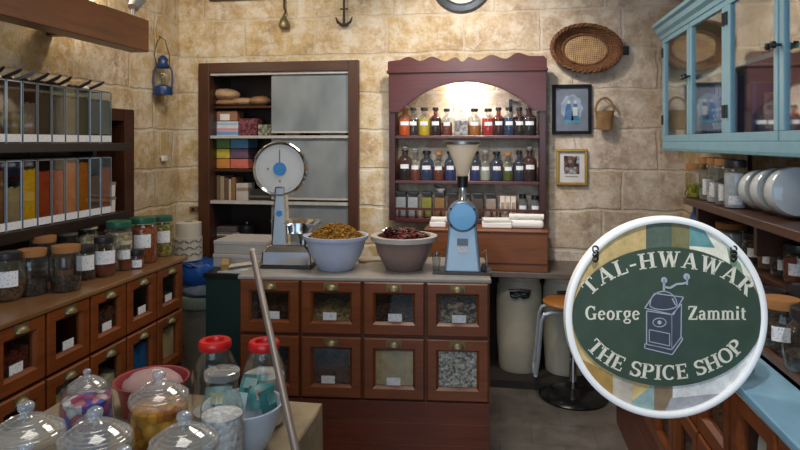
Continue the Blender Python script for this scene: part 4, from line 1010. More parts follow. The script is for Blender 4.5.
# small glass
p = ontop(436, 273)
t = thing('drinking_glass', 'small clear drinking glass on the worktop left of the blue grinder', 'glass', (p.x, p.y+.02, CT)); s = mpp(p)
MB().lathe([(0, .004), (3.6*s, .004), (4.8*s, 20*s), (4.4*s, 20*s), (3.3*s, .01), (0, .01)], seg=20).build('glass_body', M_JAR, t)
MB().lathe([(0, .0), (3.7*s, .0), (3.7*s, .006), (0, .006)], seg=20).build('glass_foot', M_LIDGLASS, t)
# grinder
p = ontop(462, 275.3); s = mpp(p); p.y += .042
gr = thing('spice_grinder', 'pale blue electric spice grinder with cream funnel hopper on the counter', 'grinder', (p.x, p.y+.01, CT), PSI*.3)
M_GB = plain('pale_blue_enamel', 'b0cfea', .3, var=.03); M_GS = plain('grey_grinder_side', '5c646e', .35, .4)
MB().box(-30*s, 29*s, -.05, .11, 0, .014).build('tray', plain('dark_metal_tray', '4a4644', .3, .6), gr, bevel=.003)
m = MB()
def frus(m, w0, w1, z0, z1, y0, y1, y0b, y1b):
    m.add([(-w0, y0, z0), (w0, y0, z0), (w0, y1, z0), (-w0, y1, z0), (-w1, y0b, z1), (w1, y0b, z1), (w1, y1b, z1), (-w1, y1b, z1)], [(0, 1, 5, 4), (1, 2, 6, 5), (2, 3, 7, 6), (3, 0, 4, 7), (4, 5, 6, 7), (3, 2, 1, 0)])
frus(m, 16.5*s, 12*s, .014, 50*s, -.035, .10, -.02, .09); m.build('body', M_GB, gr, bevel=.006)
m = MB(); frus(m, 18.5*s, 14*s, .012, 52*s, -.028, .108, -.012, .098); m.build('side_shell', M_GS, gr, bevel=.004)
hdm = MB().lathe([(0, -.09), (15*s, -.09), (16*s, -.07), (16*s, .02), (15*s, .03), (13.4*s, .034)], seg=36, M=Mx, c=(0, -.0, 58*s)).build('grinding_head', plain('grey_blue_casting', '7a8fa8', .3, .3), gr)
MB().lathe([(13.6*s, .026), (13.2*s, .036), (0, .038)], seg=36, M=Mx, c=(0, 0, 58*s)).build('head_cover', plain('sky_blue_enamel', '78bcf0', .3, var=.03), hdm)
for a in (.6, PI-.6, -.6, PI+.6): MB().lathe([(0, .036), (1.2*s, .036), (1.2*s, .042), (0, .043)], seg=10, M=Mx, c=(14.3*s*math.cos(a), 0, 58*s+14.3*s*math.sin(a))).build('bolt', M_BLKPL, hdm)
MB().lathe([(5.5*s, 70*s), (5*s, 75*s), (3.6*s, 77*s), (3.4*s, 91*s)], seg=20, c=(0, .02, 0)).build('feed_neck', M_CHROME, gr)
hop = MB().lathe([(4.6*s, 96*s), (5.5*s, 100*s), (10*s, 114*s), (16*s, 129*s), (17.5*s, 132*s)], seg=40, c=(0, .02, 0)).build('hopper', glass('cream_translucent_hopper', 'd8cdb8', .3, 'e8e0d0', haze=.55), gr)
MB().lathe([(4*s, 87*s), (5.4*s, 87*s), (5.6*s, 95*s), (6*s, 98*s), (4.6*s, 99*s)], seg=20, c=(0, .02, 0)).build('hopper_collar', M_BLKPL, hop)
MB().lathe([(17*s, 130.5*s), (18.4*s, 131*s), (18.6*s, 134*s), (17.2*s, 134.5*s)], seg=40, c=(0, .02, 0)).build('hopper_rim', M_STEEL, hop)
MB().box(-5.5*s, 5.5*s, -.031, -.02, 29*s, 36*s).build('plate_upper', plain('grey_spec_plate', '6f7d8c', .4), gr)
MB().box(-5.5*s, 5.5*s, -.032, -.02, 22*s, 28*s).build('plate_lower', M_CARD, gr)
MB().tube([(16*s, .06, 15*s), (24*s, .07, 22*s), (25*s, .07, 8*s), (24*s, .06, .02)], .0035, 6).build('power_cord', M_STONE, gr)
MB().box(19*s, 24*s, -.01, .04, .014, .05).build('switch_box', M_BLKPL, gr, bevel=.004)

# ================================================================== LEFT BEHIND COUNTER: green cabinet, cartons, bin
YG = 3.56
gx0, gx1 = onY(205.5, 300, YG).x, -1.15
zg = .80
t = thing('green_cabinet', 'dark green cabinet with black top edge tucked behind the middle counter', 'cabinet', ((gx0+gx1)/2, YG, 0))
w = (gx1-gx0)/2
MB().box(-w, w, 0, .5, 0, zg-.03).build('cabinet_body', plain('dark_green_paint', '16332c', .5), t, bevel=.004)
MB().box(-w-.01, w+.01, -.015, .51, zg-.03, zg).build('cabinet_top', plain('black_top_edge', '1a1715', .4), t, bevel=.003)
MB().box(-w+.02, w-.02, -.004, 0, .08, .085).build('bottom_rail', M_BLKPL, t)
for k, (a, b, y0, lab) in enumerate(((213, 268, 272, 'long white carton at the bottom of two on the green cabinet'), (213, 266, 258.5, 'long white carton on top of the other on the green cabinet'))):
    pa_, pb_ = onY(a, 260, YG+.17), onY(b, 260, YG+.17); s = mpp(pa_)
    t = thing('white_carton', lab, 'box', ((pa_.x+pb_.x)/2, YG+.17+.01*k, zg+k*.0845), 0, 'white cartons on the green cabinet')
    w = (pb_.x-pa_.x)/2
    MB().box(-w, w, 0, .3, 0, .082).build('carton_body', plain('dull_white_card', 'a6a19c', .7, var=.05), t, bevel=.004)
    MB().box(-w-.002, w+.002, -.002, .302, .06, .0835).build('carton_lid', plain('dull_white_lid', 'b3aeaa', .7, var=.05), t, bevel=.003)
p = onZ(231, 273, zg)
t = thing('paper_sheets', 'tilted white paper sheets lying in front of the white cartons', 'paper', (p.x+.03, YG+.075, zg))
MB().add([(-.12, -.06, 0), (.13, -.07, 0), (.15, .06, .0), (-.1, .07, 0), (-.12, -.06, .006), (.13, -.07, .028), (.15, .06, .05), (-.1, .07, .012)], [(0, 3, 2, 1), (4, 5, 6, 7), (0, 1, 5, 4), (1, 2, 6, 5), (2, 3, 7, 6), (3, 0, 4, 7)]).build('sheet_pile', M_WHITE, t)
MB().obox((.03, 0, .046), (.18, .1, .002), .3, 0, -.1).build('top_sheet', plain('off_white_sheet', 'cfc9bf', .8), t)
p = onZ(213, 274, zg)
t = MB().obox((0, 0, .035), (.05, .09, .06), .4, .25).build('wooden_block', plain('pale_wood_block', 'a58a5a', .7), None, loc=(p.x+.035, YG+.06, zg), bevel=.006)
tag(t, 'small pale wooden block at the front corner of the green cabinet', 'block')
# bin with blue bag and a roll of cups
pb = onZ(193, 372, 0); s = mpp(pb)
t = thing('waste_bin', 'tall grey plastic bin beside the far end of the left counter', 'bin', (pb.x-.01, pb.y+.16, 0))
zt_ = .50
MB().lathe([(0, .0), (.115, .0), (.15, zt_-.02), (.16, zt_-.02), (.16, zt_), (.145, zt_), (.11, .02), (0, .02)], seg=28).build('bin_body', plain('grey_bin_plastic', '8e8e86', .5, var=.1), t)
m = MB(); n = 40
m.lathe([(.165, zt_-.07), (.172, zt_-.02), (.165, zt_+.012), (.14, zt_+.012), (.12, zt_-.02)], seg=28); m.build('bin_liner', plain('pale_green_liner', '7f9484', .5), t)
MB().ball((.02, -.05, zt_+.035), (.14, .11, .05), 18, 10, jit=.07).build('grey_cloth', plain('blue_grey_cloth', '5d6c80', .8, var=.2), t)
bb = (t.location.x, t.location.y+.0)
t = thing('blue_bag', 'crumpled bright blue plastic bag piled on the grey bin', 'bag', (bb[0]-.07, bb[1]+.06, zt_+.03))
m = MB(); m.lathe([(0, .04), (.15, .04), (.18, .09), (.175, .17), (.16, .195), (.1, .20), (0, .20)], seg=26)
m.v = [(x*(1+random.uniform(-.06, .06)), y*(1+random.uniform(-.06, .06)), z+random.uniform(-.01, .01)) for x, y, z in m.v]
m.build('bag_body', plain('royal_blue_plastic', '1f4f9c', .3, var=.2), t)
MB().tube([(-.1, -.13, .17), (-.06, -.17, .22), (.04, -.17, .21), (.09, -.14, .17)], .008, 6).build('bag_handle', plain('royal_blue_plastic', '1f4f9c', .3, var=.2), t)
zr0 = zt_+.03+.21
t = thing('cup_stack', 'thick white roll with grey printed pattern standing on the blue bag', 'paper roll', (bb[0]-.14, bb[1]+.06, zr0))
hh = EYE-(222-HY)*mpp((bb[0], bb[1]+.06))-zr0
MB().lathe([(0, 0), (.098, 0), (.098, hh*.6), (.092, hh*.6), (.092, hh*.98), (.07, hh), (0, hh)], seg=28).build('roll_body', plain('white_roll', 'bdb7ad', .7, var=.05), t)
m = MB()
for r_ in range(3):
    for k in range(9):
        a = -PI/2+(k-4)*.36; z = hh*(.1+.17*r_)
        m.obox((.099*math.cos(a), .099*math.sin(a), z+.02), (.034, .003, .008), a+PI/2, 0, .6 if (k+r_) % 2 else -.6)
m.build('printed_pattern', plain('grey_print_marks', '6a6c74', .6), t)
MB().lathe([(.0, hh+.001), (.03, hh+.001), (.03, hh+.004), (0, hh+.004)], seg=16).build('core', plain('core_card', '8a8076', .8), t)

# ================================================================== RIGHT SIDE: TURQUOISE CUPBOARD
XC = .95
tc_ = thing('wall_cupboard', 'turquoise painted glazed wall cupboard hanging along the right wall', 'cupboard', (XC, 0, 0))
yE = 3.86; yN = 1.30
tz0, tz1 = 1.572, 2.215
MB().box(0, XR-XC, yE-.02, yE, tz0, tz1).box(0, XR-XC, yN, yN+.02, tz0, tz1).box(.28, XR-XC, yN, yE, tz0, tz1).box(.0, XR-XC, yN, yE, tz1-.02, tz1+.02).build('carcass', plain('cupboard_lining_paint', 'd6cab6', .6), tc_)
MB().box(-.005, XR-XC, yN, yE, tz0-.012, tz0+.03).build('bottom_board', M_TURQ, tc_, bevel=.004)
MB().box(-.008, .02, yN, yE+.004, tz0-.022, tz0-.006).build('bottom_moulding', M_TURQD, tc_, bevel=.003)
m = MB(); prof = [(.012, 0), (-.010, .010), (-.014, .03), (-.032, .045), (-.038, .07), (-.055, .08), (-.055, .10), (.03, .10), (.03, 0)]
o = MB(); vs = []
for yy in (yN, yE+.03): vs += [(x, yy, tz1+z-.02) for x, z in prof]
k = len(prof); o.add(vs, [(i, (i+1) % k, (i+1) % k+k, i+k) for i in range(k)]+[tuple(range(k)), tuple(range(2*k-1, k-1, -1))])
o.build('cornice', M_TURQ, tc_)
MB().box(.03, .28, yN, yE-.02, 1.912, 1.93).build('shelf_board', plain('shelf_pale_turquoise', '8fb2ac', .5), tc_)
leaf = [(3.845, 3.345), (3.335, 2.835), (2.805, 2.32), (2.31, 1.80)]
for i, (ya, yb_) in enumerate(leaf):
    m = MB(); st = .035
    m.box(-.004, .02, yb_, ya, tz0+.03, tz0+.066).box(-.004, .02, yb_, ya, tz1-.038, tz1-.004).box(-.004, .02, yb_, yb_+st, tz0+.066, tz1-.038).box(-.004, .02, ya-st, ya, tz0+.066, tz1-.038)
    d = m.build('door', M_TURQ, tc_, bevel=.003)
    MB().box(.006, .009, yb_+st-.003, ya-st+.003, tz0+.06, tz1-.034).build('window_pane', M_CUPPANE, d)
    hin = ya if i % 2 == 0 else yb_; kn = yb_+.017 if i % 2 == 0 else ya-.017
    for zz in (tz0+.13, tz1-.12): MB().cyl((-.008, hin+(.002 if i % 2 else -.002), zz), (-.008, hin+(.002 if i % 2 else -.002), zz+.055), .007, seg=8).build('hinge', M_BLKPL, d)
    MB().lathe([(.005, 0), (.005, .014), (.013, .02), (.012, .032), (0, .036)], seg=14, M=Matrix.Rotation(-PI/2, 3, 'Y'), c=(-.004, kn, tz0+.36)).build('knob', M_BLKPL, d)
MB().box(-.004, .02, 2.80, 2.84, tz0+.03, tz1).box(-.004, .02, yE-.02, yE, tz0+.03, tz1).box(-.004, .02, yN, 1.80, tz0+.03, tz1).build('face_stile', M_TURQ, tc_, bevel=.003)
# things inside
def in_cup(y, z, x=1.1): return (x, y, z)
zA, zB = tz0+.031, 1.931
Wd = wicker('dark_wicker', '2c2420', '6a5442', 70); Wl = wicker('tan_cane_floor', '7a5634', 'b98a54', 50)
My = Matrix.Rotation(-PI/2, 3, 'Y')
t = thing('wooden_scoop', 'pale wooden scoop standing on the upper shelf inside the turquoise cupboard', 'scoop', (1.06, 3.22, zB))
MB().tube([(.0, 0, 0), (.01, .0, .08), (.02, .0, .16)], [.012, .014, .02], 8).build('handle', Wl, t)
MB().ball((.025, 0, .2), (.02, .05, .055)).build('scoop_bowl', Wl, t)
t = thing('wicker_basket', 'dark wicker ring standing in for a reflected basket behind the turquoise cupboard hinge stile', 'basket', (1.15, 2.72, zB+.12))  # ring modelled in place of the wall tray's reflection in the door pane
m = MB()
for q in (.115, .10): m.tube([(-.03, .2*q/.115*math.cos(2*PI*i/40), q*math.sin(2*PI*i/40)) for i in range(40)], .01, 6, closed=True)
m.build('braided_rim', Wd, t); MB().lathe([(0, 0), (.9, .0), (1, .03)], seg=36, sx=.11, sy=.19, M=My).build('basket_floor', plain('blue_grey_ring_fill', '4b5f80', .8), t)
t = thing('dark_bundle', 'low dark bundle on the upper shelf of the turquoise cupboard', 'bundle', (1.08, 2.47, zB))
MB().ball((0, 0, .028), (.05, .1, .028), jit=.12).build('bundle_body', plain('near_black_cloth', '1f1c1e', .7), t); MB().ball((0, -.07, .05), (.03, .05, .02), jit=.1).build('bundle_fold', M_BLKPL, t)
def cup_book(y, th, h, d, col, lab, rz=0, x=1.03, face=None):
    t = thing('book', lab, 'book', (x, y, zA), rz, 'books in the turquoise cupboard')
    MB().box(0, d, -th/2, th/2, 0, h).build('cover', plain('cup_book_'+col, col, .5), t, bevel=.002)
    MB().box(.004, d-.003, -th/2+.003, th/2-.003, h-.001, h+.001).build('pages', M_WHITE, t)
    return t
cup_book(3.47, .03, .22, .15, 'c8c4b8', 'thin cream book left of the blue cookbook in the cupboard')
cup_book(3.42, .02, .21, .15, '8f9ab0', 'thin grey-blue book beside the cream book in the cupboard')
# ---- stroke lettering used for the sign and the cookbook
def stroke(m, x0, y0, x1, y1, w, T):
    dx, dy = x1-x0, y1-y0; L = math.hypot(dx, dy); nx, ny = -dy/L*w/2, dx/L*w/2
    q = [(x0-nx, y0-ny), (x1-nx, y1-ny), (x1+nx, y1+ny), (x0+nx, y0+ny)]
    lett(m, q, T)
def lett(m, q, T):
    n = len(q); vs = [T(a, b, 0) for a, b in q]+[T(a, b, 1) for a, b in q]
    m.add(vs, [tuple(range(n, 2*n)), tuple(reversed(range(n)))]+[(i, (i+1) % n, (i+1) % n+n, i+n) for i in range(n)])
def arcs(m, cx_, cy_, rx, ry, a0, a1, thick, thin, T):
    n = max(8, int(abs(a1-a0)/12))
    pr = None
    for i in range(n+1):
        a = math.radians(a0+(a1-a0)*i/n); c_, s_ = math.cos(a), math.sin(a)
        w = thin+(thick-thin)*abs(c_)**1.3
        pt = ((cx_+(rx-w/2)*c_, cy_+(ry-w/2)*s_), (cx_+(rx+w/2)*c_, cy_+(ry+w/2)*s_))
        if pr: lett(m, [pr[0], pr[1], pt[1], pt[0]] if a1 < a0 else [pr[1], pr[0], pt[0], pt[1]][::-1], T)
        pr = pt
K, N_ = .19, .085
def serif(x, y, w): return ('l', x-w/2, y+(.03 if y < .5 else -.03), x+w/2, y+(.03 if y < .5 else -.03), .065)
FONT = {
 'T': (.76, [('l', .38, 0, .38, 1, K), ('l', .02, .955, .74, .955, N_), ('l', .05, 1, .05, .74, .06), ('l', .71, 1, .71, .74, .06), serif(.38, 0, .42)]),
 'A': (.86, [('l', .12, 0, .42, 1, N_), ('l', .42, 1, .72, 0, K), ('l', .2, .32, .6, .32, .07), serif(.12, 0, .28), serif(.72, 0, .34)]),
 'L': (.72, [('l', .2, 0, .2, 1, K), ('l', .05, .045, .66, .045, N_), ('l', .65, 0, .65, .3, .06), serif(.2, 1, .38)]),
 '-': (.42, [('l', .04, .4, .38, .4, .12)]),
 'H': (.94, [('l', .2, 0, .2, 1, K), ('l', .74, 0, .74, 1, K), ('l', .2, .5, .74, .5, N_), serif(.2, 0, .38), serif(.2, 1, .38), serif(.74, 0, .38), serif(.74, 1, .38)]),
 'W': (1.16, [('l', .14, 1, .38, 0, K), ('l', .38, 0, .60, .98, N_), ('l', .60, .98, .82, 0, K), ('l', .82, 0, 1.04, 1, N_), serif(.14, 1, .34), serif(.60, 1, .3), serif(1.04, 1, .28)]),
 'R': (.84, [('l', .2, 0, .2, 1, K), ('a', .36, .735, .26, .22, -90, 90, K, N_), ('l', .15, .955, .38, .955, N_), ('l', .2, .515, .38, .515, N_), ('l', .42, .5, .74, .03, K), serif(.2, 0, .38), serif(.78, 0, .2), serif(.2, 1, .34)]),
 'E': (.74, [('l', .2, 0, .2, 1, K), ('l', .05, .955, .66, .955, N_), ('l', .2, .51, .52, .51, N_), ('l', .05, .045, .68, .045, N_), ('l', .65, 1, .65, .75, .06), ('l', .67, 0, .67, .28, .06), ('l', .53, .4, .53, .62, .06)]),
 'S': (.64, [('a', .32, .735, .23, .225, 25, 270, K*.9, N_*1.1), ('a', .32, .265, .25, .225, 90, -155, K, N_*1.1), ('l', .56, .98, .56, .72, .06), ('l', .06, .02, .06, .3, .06)]),
 'P': (.76, [('l', .2, 0, .2, 1, K), ('a', .38, .725, .27, .23, -90, 90, K, N_), ('l', .15, .955, .4, .955, N_), ('l', .2, .495, .4, .495, N_), serif(.2, 0, .4), serif(.2, 1, .34)]),
 'I': (.44, [('l', .22, 0, .22, 1, K), serif(.22, 0, .4), serif(.22, 1, .4)]),
 'C': (.78, [('a', .42, .5, .32, .46, 42, 315, K, N_), ('l', .68, .98, .68, .68, .06)]),
 'O': (.86, [('a', .43, .5, .34, .46, 0, 360, K, N_)]),
 'G': (.86, [('a', .42, .5, .32, .46, 42, 300, K, N_), ('l', .68, .98, .68, .68, .06), ('l', .68, .04, .68, .42, K*.9), serif(.68, .38, .3)]),
 'Z': (.74, [('l', .06, .955, .66, .955, N_), ('l', .06, .045, .68, .045, N_), ('l', .60, .95, .14, .05, K), ('l', .08, 1, .08, .74, .06), ('l', .67, 0, .67, .28, .06)]),
 'e': (.56, [('a', .28, .33, .2, .3, 10, 325, K*.85, N_), ('l', .1, .37, .46, .37, .06)]),
 'o': (.6, [('a', .3, .33, .21, .3, 0, 360, K*.85, N_)]),
 'r': (.5, [('l', .16, 0, .16, .66, K*.85), ('a', .34, .5, .16, .12, 150, 40, .1, .09), serif(.16, 0, .32), ('l', .04, .63, .16, .63, .06)]),
 'g': (.58, [('a', .27, .42, .18, .21, 0, 360, K*.8, N_), ('a', .28, -.1, .22, .14, 0, 360, .1, .08), ('l', .16, .2, .2, .04, .1), ('l', .4, .6, .54, .62, .08)]),
 'a': (.56, [('l', .4, .02, .4, .5, K*.8), ('a', .25, .46, .17, .17, 10, 160, .12, .09), ('a', .24, .2, .15, .17, 60, 330, K*.75, .08), ('l', .42, .04, .54, .05, .08)]),
 'm': (.98, [('l', .16, 0, .16, .66, K*.8), ('l', .48, 0, .48, .5, K*.8), ('l', .82, 0, .82, .5, K*.8), ('a', .33, .48, .15, .15, 5, 150, K*.7, .08), ('a', .66, .48, .16, .15, 5, 150, K*.7, .08), serif(.16, 0, .28), serif(.48, 0, .28), serif(.82, 0, .28), ('l', .04, .63, .16, .63, .06)]),
 'i': (.34, [('l', .17, 0, .17, .66, K*.85), serif(.17, 0, .32), ('l', .05, .63, .17, .63, .06), ('l', .17, .8, .17, .98, .17)]),
 't': (.42, [('l', .18, .08, .18, .85, K*.85), ('l', .04, .62, .38, .62, .07), ('a', .3, .14, .1, .11, 180, 320, .1, .09)]),
 '0': (.62, [('a', .31, .5, .22, .44, 0, 360, .22, .15)]), '1': (.42, [('l', .24, 0, .24, 1, .22), ('l', .06, .82, .24, .95, .12)]),
}
def letter(m, ch, T):
    for st in FONT[ch][1]:
        if st[0] == 'l': stroke(m, *st[1:], T)
        else: arcs(m, *st[1:], T)
def word(m, txt, x, y, h, T, track=.02, center=False):
    tot = sum((FONT[c][0]+track)*h if c != ' ' else .4*h for c in txt)
    cx_ = x-tot/2 if center else x
    for c in txt:
        if c == ' ': cx_ += .4*h; continue
        letter(m, c, lambda a, b, e, ox=cx_: T(ox+a*h, y+b*h, e)); cx_ += (FONT[c][0]+track)*h
# big blue cookbook facing out
t = thing('book', 'blue cookbook with large white title facing out of the turquoise cupboard', 'book', (1.02, 3.10, zA), 0, 'books in the turquoise cupboard')
MB().box(0, .03, -.20, .20, 0, .29).build('cover', plain('blue_book_cover', '46588c', .4), t, bevel=.002)
MB().box(.003, .027, -.197, .197, .289, .292).build('pages', M_WHITE, t)
m = MB(); TT = lambda a, b, e: (-.001-.001*e, -a, b)
word(m, '1000', 0, .205, .065, TT, .03, True)
for yy, w_ in ((.145, .13), (.115, .11), (.10, .09), (.075, .12), (.06, .1)):
    for q in range(5): m.box(-.002, -.001, -w_+q*w_*.42, -w_+q*w_*.42+w_*.3, yy, yy+.014)
m.build('title_lettering', plain('pale_title', 'c3c8da', .5), t)
MB().box(-.002, 0, -.12, .12, .012, .036).build('yellow_band', plain('yellow_band', 'b9a24a', .5), t)
cup_book(2.76, .05, .24, .16, '3f5f9c', 'tall deep blue book just behind the hinge stile in the cupboard')
for y_, c_, lab_ in ((2.60, '6d6a80', 'grey patterned box standing right of the deep blue book'), (2.52, '7a5a6a', 'mauve patterned box standing in the middle of the cupboard'), (2.44, '4f5f98', 'blue patterned box beside the wooden ring in the cupboard')):
    t = thing('gift_box', lab_, 'box', (1.03, y_, zA), .2, 'boxes in the turquoise cupboard')
    MB().box(0, .05, -.035, .035, 0, .19 if c_ != '4f5f98' else .2).build('box_body', grain('patterned_'+c_, c_, 'a89a9a', 30), t, bevel=.003)
    MB().box(-.002, 0, -.02, .02, .05, .12).build('printed_panel', plain('pp_'+c_, 'b4a8b4', .6, var=.3), t)
t = thing('wooden_ring', 'round reddish wooden tray leaning at the back of the turquoise cupboard', 'tray', (1.17, 2.42, zA+.13))
MB().lathe([(0, 0), (.9, 0), (1, .02)], seg=36, sx=.13, sy=.16, M=My).build('tray_floor', plain('red_tray', '74402f', .5), t)
m = MB(); m.tube([(-.02, .16*math.cos(2*PI*i/40), .13*math.sin(2*PI*i/40)) for i in range(40)], .01, 6, closed=True).build('rim', Wl, t)
for y_, c_, lab_ in ((2.335, '2a2624', 'slim black bottle near the knobs inside the turquoise cupboard'), (2.13, '9a5a34', 'orange-brown bottle near the right end of the turquoise cupboard'), (2.07, '5a3424', 'dark brown bottle at the right picture edge in the cupboard')):
    t = thing('small_bottle', lab_, 'bottle', (1.05, y_, zA), 0, 'bottles in the turquoise cupboard')
    MB().lathe([(0, 0), (.024, 0), (.026, .06), (.022, .09), (.010, .11), (.010, .14), (0, .14)], seg=16).build('bottle_body', plain('cb_'+c_, c_, .2), t)
    MB().lathe([(.012, .135), (.012, .155), (0, .155)], seg=12).build('cap', M_BLKPL, t)
t = thing('white_fan', 'pale folded paper fan leaning inside the right end of the cupboard', 'fan', (1.15, 2.18, zA+.05))
m = MB(); m.prism([(-.2, .0), (.12, .0), (-.26, .2)], 0, .012, 'yz'); m.build('fan_leaf', plain('pale_fan', 'b9aa94', .7), t); m = MB()
for q in range(5): m.prism([(-.2+q*.05, .01), (-.196+q*.05, .01), (-.25+q*.02, .17), (-.254+q*.02, .17)], -.002, 0, 'yz')
m.build('fan_rib', M_WHITE, t)
for y_, r_, lab_ in ((2.42, .09, 'clear glass bowl on the upper shelf of the turquoise cupboard'), (2.05, .1, 'clear glass bowl on the upper shelf at the right picture edge')):
    t = thing('glass_bowl', lab_, 'bowl', (1.14, y_, zB), 0, 'glass bowls in the turquoise cupboard')
    MB().lathe([(0, .002), (.04, .002), (r_*.8, .09), (r_, .2), (r_*.96, .2), (r_*.76, .09), (0, .01)], seg=28).build('bowl_body', M_JAR, t)
    MB().lathe([(.0, 0), (.045, 0), (.045, .006), (0, .006)], seg=20).build('foot', M_LIDGLASS, t)

# ---- shelf under the cupboard with jars
XS = .93
ZS = 1.318
t = thing('wall_shelf', 'dark brown wooden jar shelf under the turquoise cupboard on the right', 'shelf', (XS, 0, 0))
yS = onX(689, 200, XS).y+.10
MB().box(0, XR-XS, 1.2, yS, ZS-.035, ZS).build('shelf_board', wood('brown_shelf_timber', '35221a', '57392b', 'y', .4), t, bevel=.004)
for y_ in (yS-.06, 2.6, 1.8): MB().box(.05, XR-XS, y_-.015, y_+.015, ZS-.16, ZS-.035).build('bracket', M_DARK, t)
MB().box(XR-XS-.02, XR-XS, yS-.02, yS+.01, ZS, tz0-.03).build('end_post', M_DARKZ, t)
RG = 'jars on the shelf under the turquoise cupboard'
def rjar(y, r, h, lid, fill, lev, lab, card=None, x=1.03, z=ZS, shape='straight', cardw=.6, g=RG, gl=None):
    return jar(0, 300, z, 1, 1, lid, fill, lev, lab, card=card, group=g, shape=shape, cardw=cardw, pos=(x, y, z), gl=gl) if False else jar_abs(x, y, z, r, h, lid, fill, lev, lab, card, shape, cardw, g, gl)
def jar_abs(x, y, z, r, h, lid, fill, lev, lab, card, shape, cardw, g, gl):
    q = onZ(400, 300, z); s = mpp(q)
    return jar(400, 300, z, r/s, h/s, lid, fill, lev, lab, card=card or None, group=g, shape=shape, cardw=cardw, pos=(x, y, z), gl=gl)
C_LIME = grain('jar_lime_sweets', '7a7c20', 'a8a63a', 60); C_GRY = powder('jar_grey', '8b8984'); C_WH = powder('jar_white_powder', 'c9cdd4')
def ysh(px, x): return onX(px, 200, x).y
rjar(ysh(697, .985), .055, .155, 'cork', C_LIME, .42, 'cork-lidded jar of lime green sweets at the far end of the right shelf', None, .985)
rjar(ysh(709, 1.0), .045, .19, 'cork', C_GRY, .3, 'tall narrow jar with white label, beside the lime green sweets', (.15, .55), 1.0)
rjar(ysh(716.5, .995), .043, .19, 'cork', C_WH, .25, 'tall narrow cork jar, middle of three on the right shelf', (.15, .5), .995)
rjar(ysh(725, .99), .043, .19, 'cork', C_GRY, .35, 'tall narrow cork jar, nearest of three on the right shelf', (.12, .5), .99)
rjar(ysh(735.5, .99), .046, .185, 'black', C_WH, .8, 'dark-lidded jar filled with white powder on the right shelf', (.1, .3), .99)
rjar(ysh(722, 1.12), .05, .18, 'cork', C_GRY, .5, 'cork-lidded jar in the back row of the right shelf', None, 1.14)
for k, (px, lab) in enumerate(((752, 'barrel-shaped glass jar of white powder lying on its side, far one'), (766, 'barrel-shaped glass jar of white powder lying on its side, middle one'), (783, 'large barrel-shaped glass jar of white powder lying on its side, near one'))):
    x_ = 1.055; y_ = ysh(px, x_-.03); r_ = .085+.006*k
    t = thing('sweet_jar', lab, 'jar', (x_, y_, ZS), 0, 'barrel jars on the right shelf')
    Mt = Matrix.Rotation(-PI/2+.0, 3, 'X') @ Matrix.Identity(3)
    Mt = Matrix.Rotation(PI/2-.1, 3, 'X')
    L_ = .105
    MB().lathe([(r_*.5, -L_*.6), (r_*.9, -L_*.5), (r_, -L_*.2), (r_, L_*.3), (r_*.94, L_*.5), (r_*.88, L_*.55), (0, L_*.56)], seg=32, M=Mt, c=(0, 0, r_+.002)).build('glass_body', M_JAR, t)
    MB().lathe([(0, -L_*.3), (r_*.86, -L_*.3), (r_*.93, -L_*.1), (r_*.95, L_*.25), (r_*.9, L_*.46), (0, L_*.48)], seg=32, M=Mt, c=(0, 0, r_+.002)).build('contents', plain('pale_blue_white_fill', 'f4f7fd', .7, var=.03), t)
    MB().lathe([(r_*.55, -L_*.6), (r_*.57, -L_*.68), (0, -L_*.7)], seg=24, M=Mt, c=(0, 0, r_+.002)).build('lid', M_STEEL, t)
rjar(1.94, .07, .15, 'black', grain('jar_green_mix', '5f6434', '969a5c', 70), .75, 'dark-lidded jar of yellow-green spice at the right picture edge', None, .985, shape='round')
rjar(2.3, .06, .19, 'cork', C_BR, .6, 'cork-lidded jar of brown spice behind the barrel jars', None, 1.17)
rjar(2.65, .055, .19, 'cork', C_BR, .6, 'cork-lidded jar of brown spice in the back row by the white powder jar', None, 1.17)
# lower shelf and its jars
ZL = 1.075
t = thing('wall_shelf', 'dark lower wooden shelf carrying jars behind the right counter', 'shelf', (1.02, 0, 0))
MB().box(0, XR-1.02, 1.2, 3.6, ZL-.03, ZL).build('shelf_board', M_DARK, t, bevel=.003)
for y_ in (3.3, 2.4, 1.6): MB().box(.03, XR-1.02, y_-.015, y_+.015, ZL-.1, ZL-.03).build('bracket', M_DARK, t)
LG = 'jars on the lower right shelf'
yy0 = onX(729, 240, 1.09).y
for px, lid, f, lab, r_, h_ in ((729, 'cork', C_WH, 'wide cork-lidded white jar on the lower right shelf beside the round sign', .075, .12), (752, 'black', C_DK, 'dark-lidded jar with a white label on the lower right shelf', .05, .11), (768, 'black', C_BR, 'dark-lidded jar with label, second of the lower shelf row', .05, .12), (781, 'black', C_DK, 'dark jar with white label, third of the lower shelf row', .05, .115), (795, 'black', C_RB, 'dark red-brown jar with white label near the right picture edge', .05, .125)):
    rjar(onX(px, 250, 1.09).y, r_, h_, lid, f, .75, lab, (.25, .6) if lid != 'cork' else None, 1.10, ZL, g=LG, cardw=.5)
CL = .946
DG = 'jars on the right counter ledge'
rjar(2.1, .057, .15, 'cork', C_DK, .6, 'cork-lidded dark jar with white label on the right counter ledge', (.3, .6), .866, CL, g=DG, cardw=.45)
rjar(1.895, .073, .17, 'black', C_DK, .35, 'big round glass jar on the right counter ledge, nearest the camera', None, .86, CL, shape='round', g=DG)
rjar(2.32, .055, .14, 'black', C_BR, .6, 'dark-lidded jar behind the cork-lidded jar on the right ledge', None, 1.03, CL, g=DG)
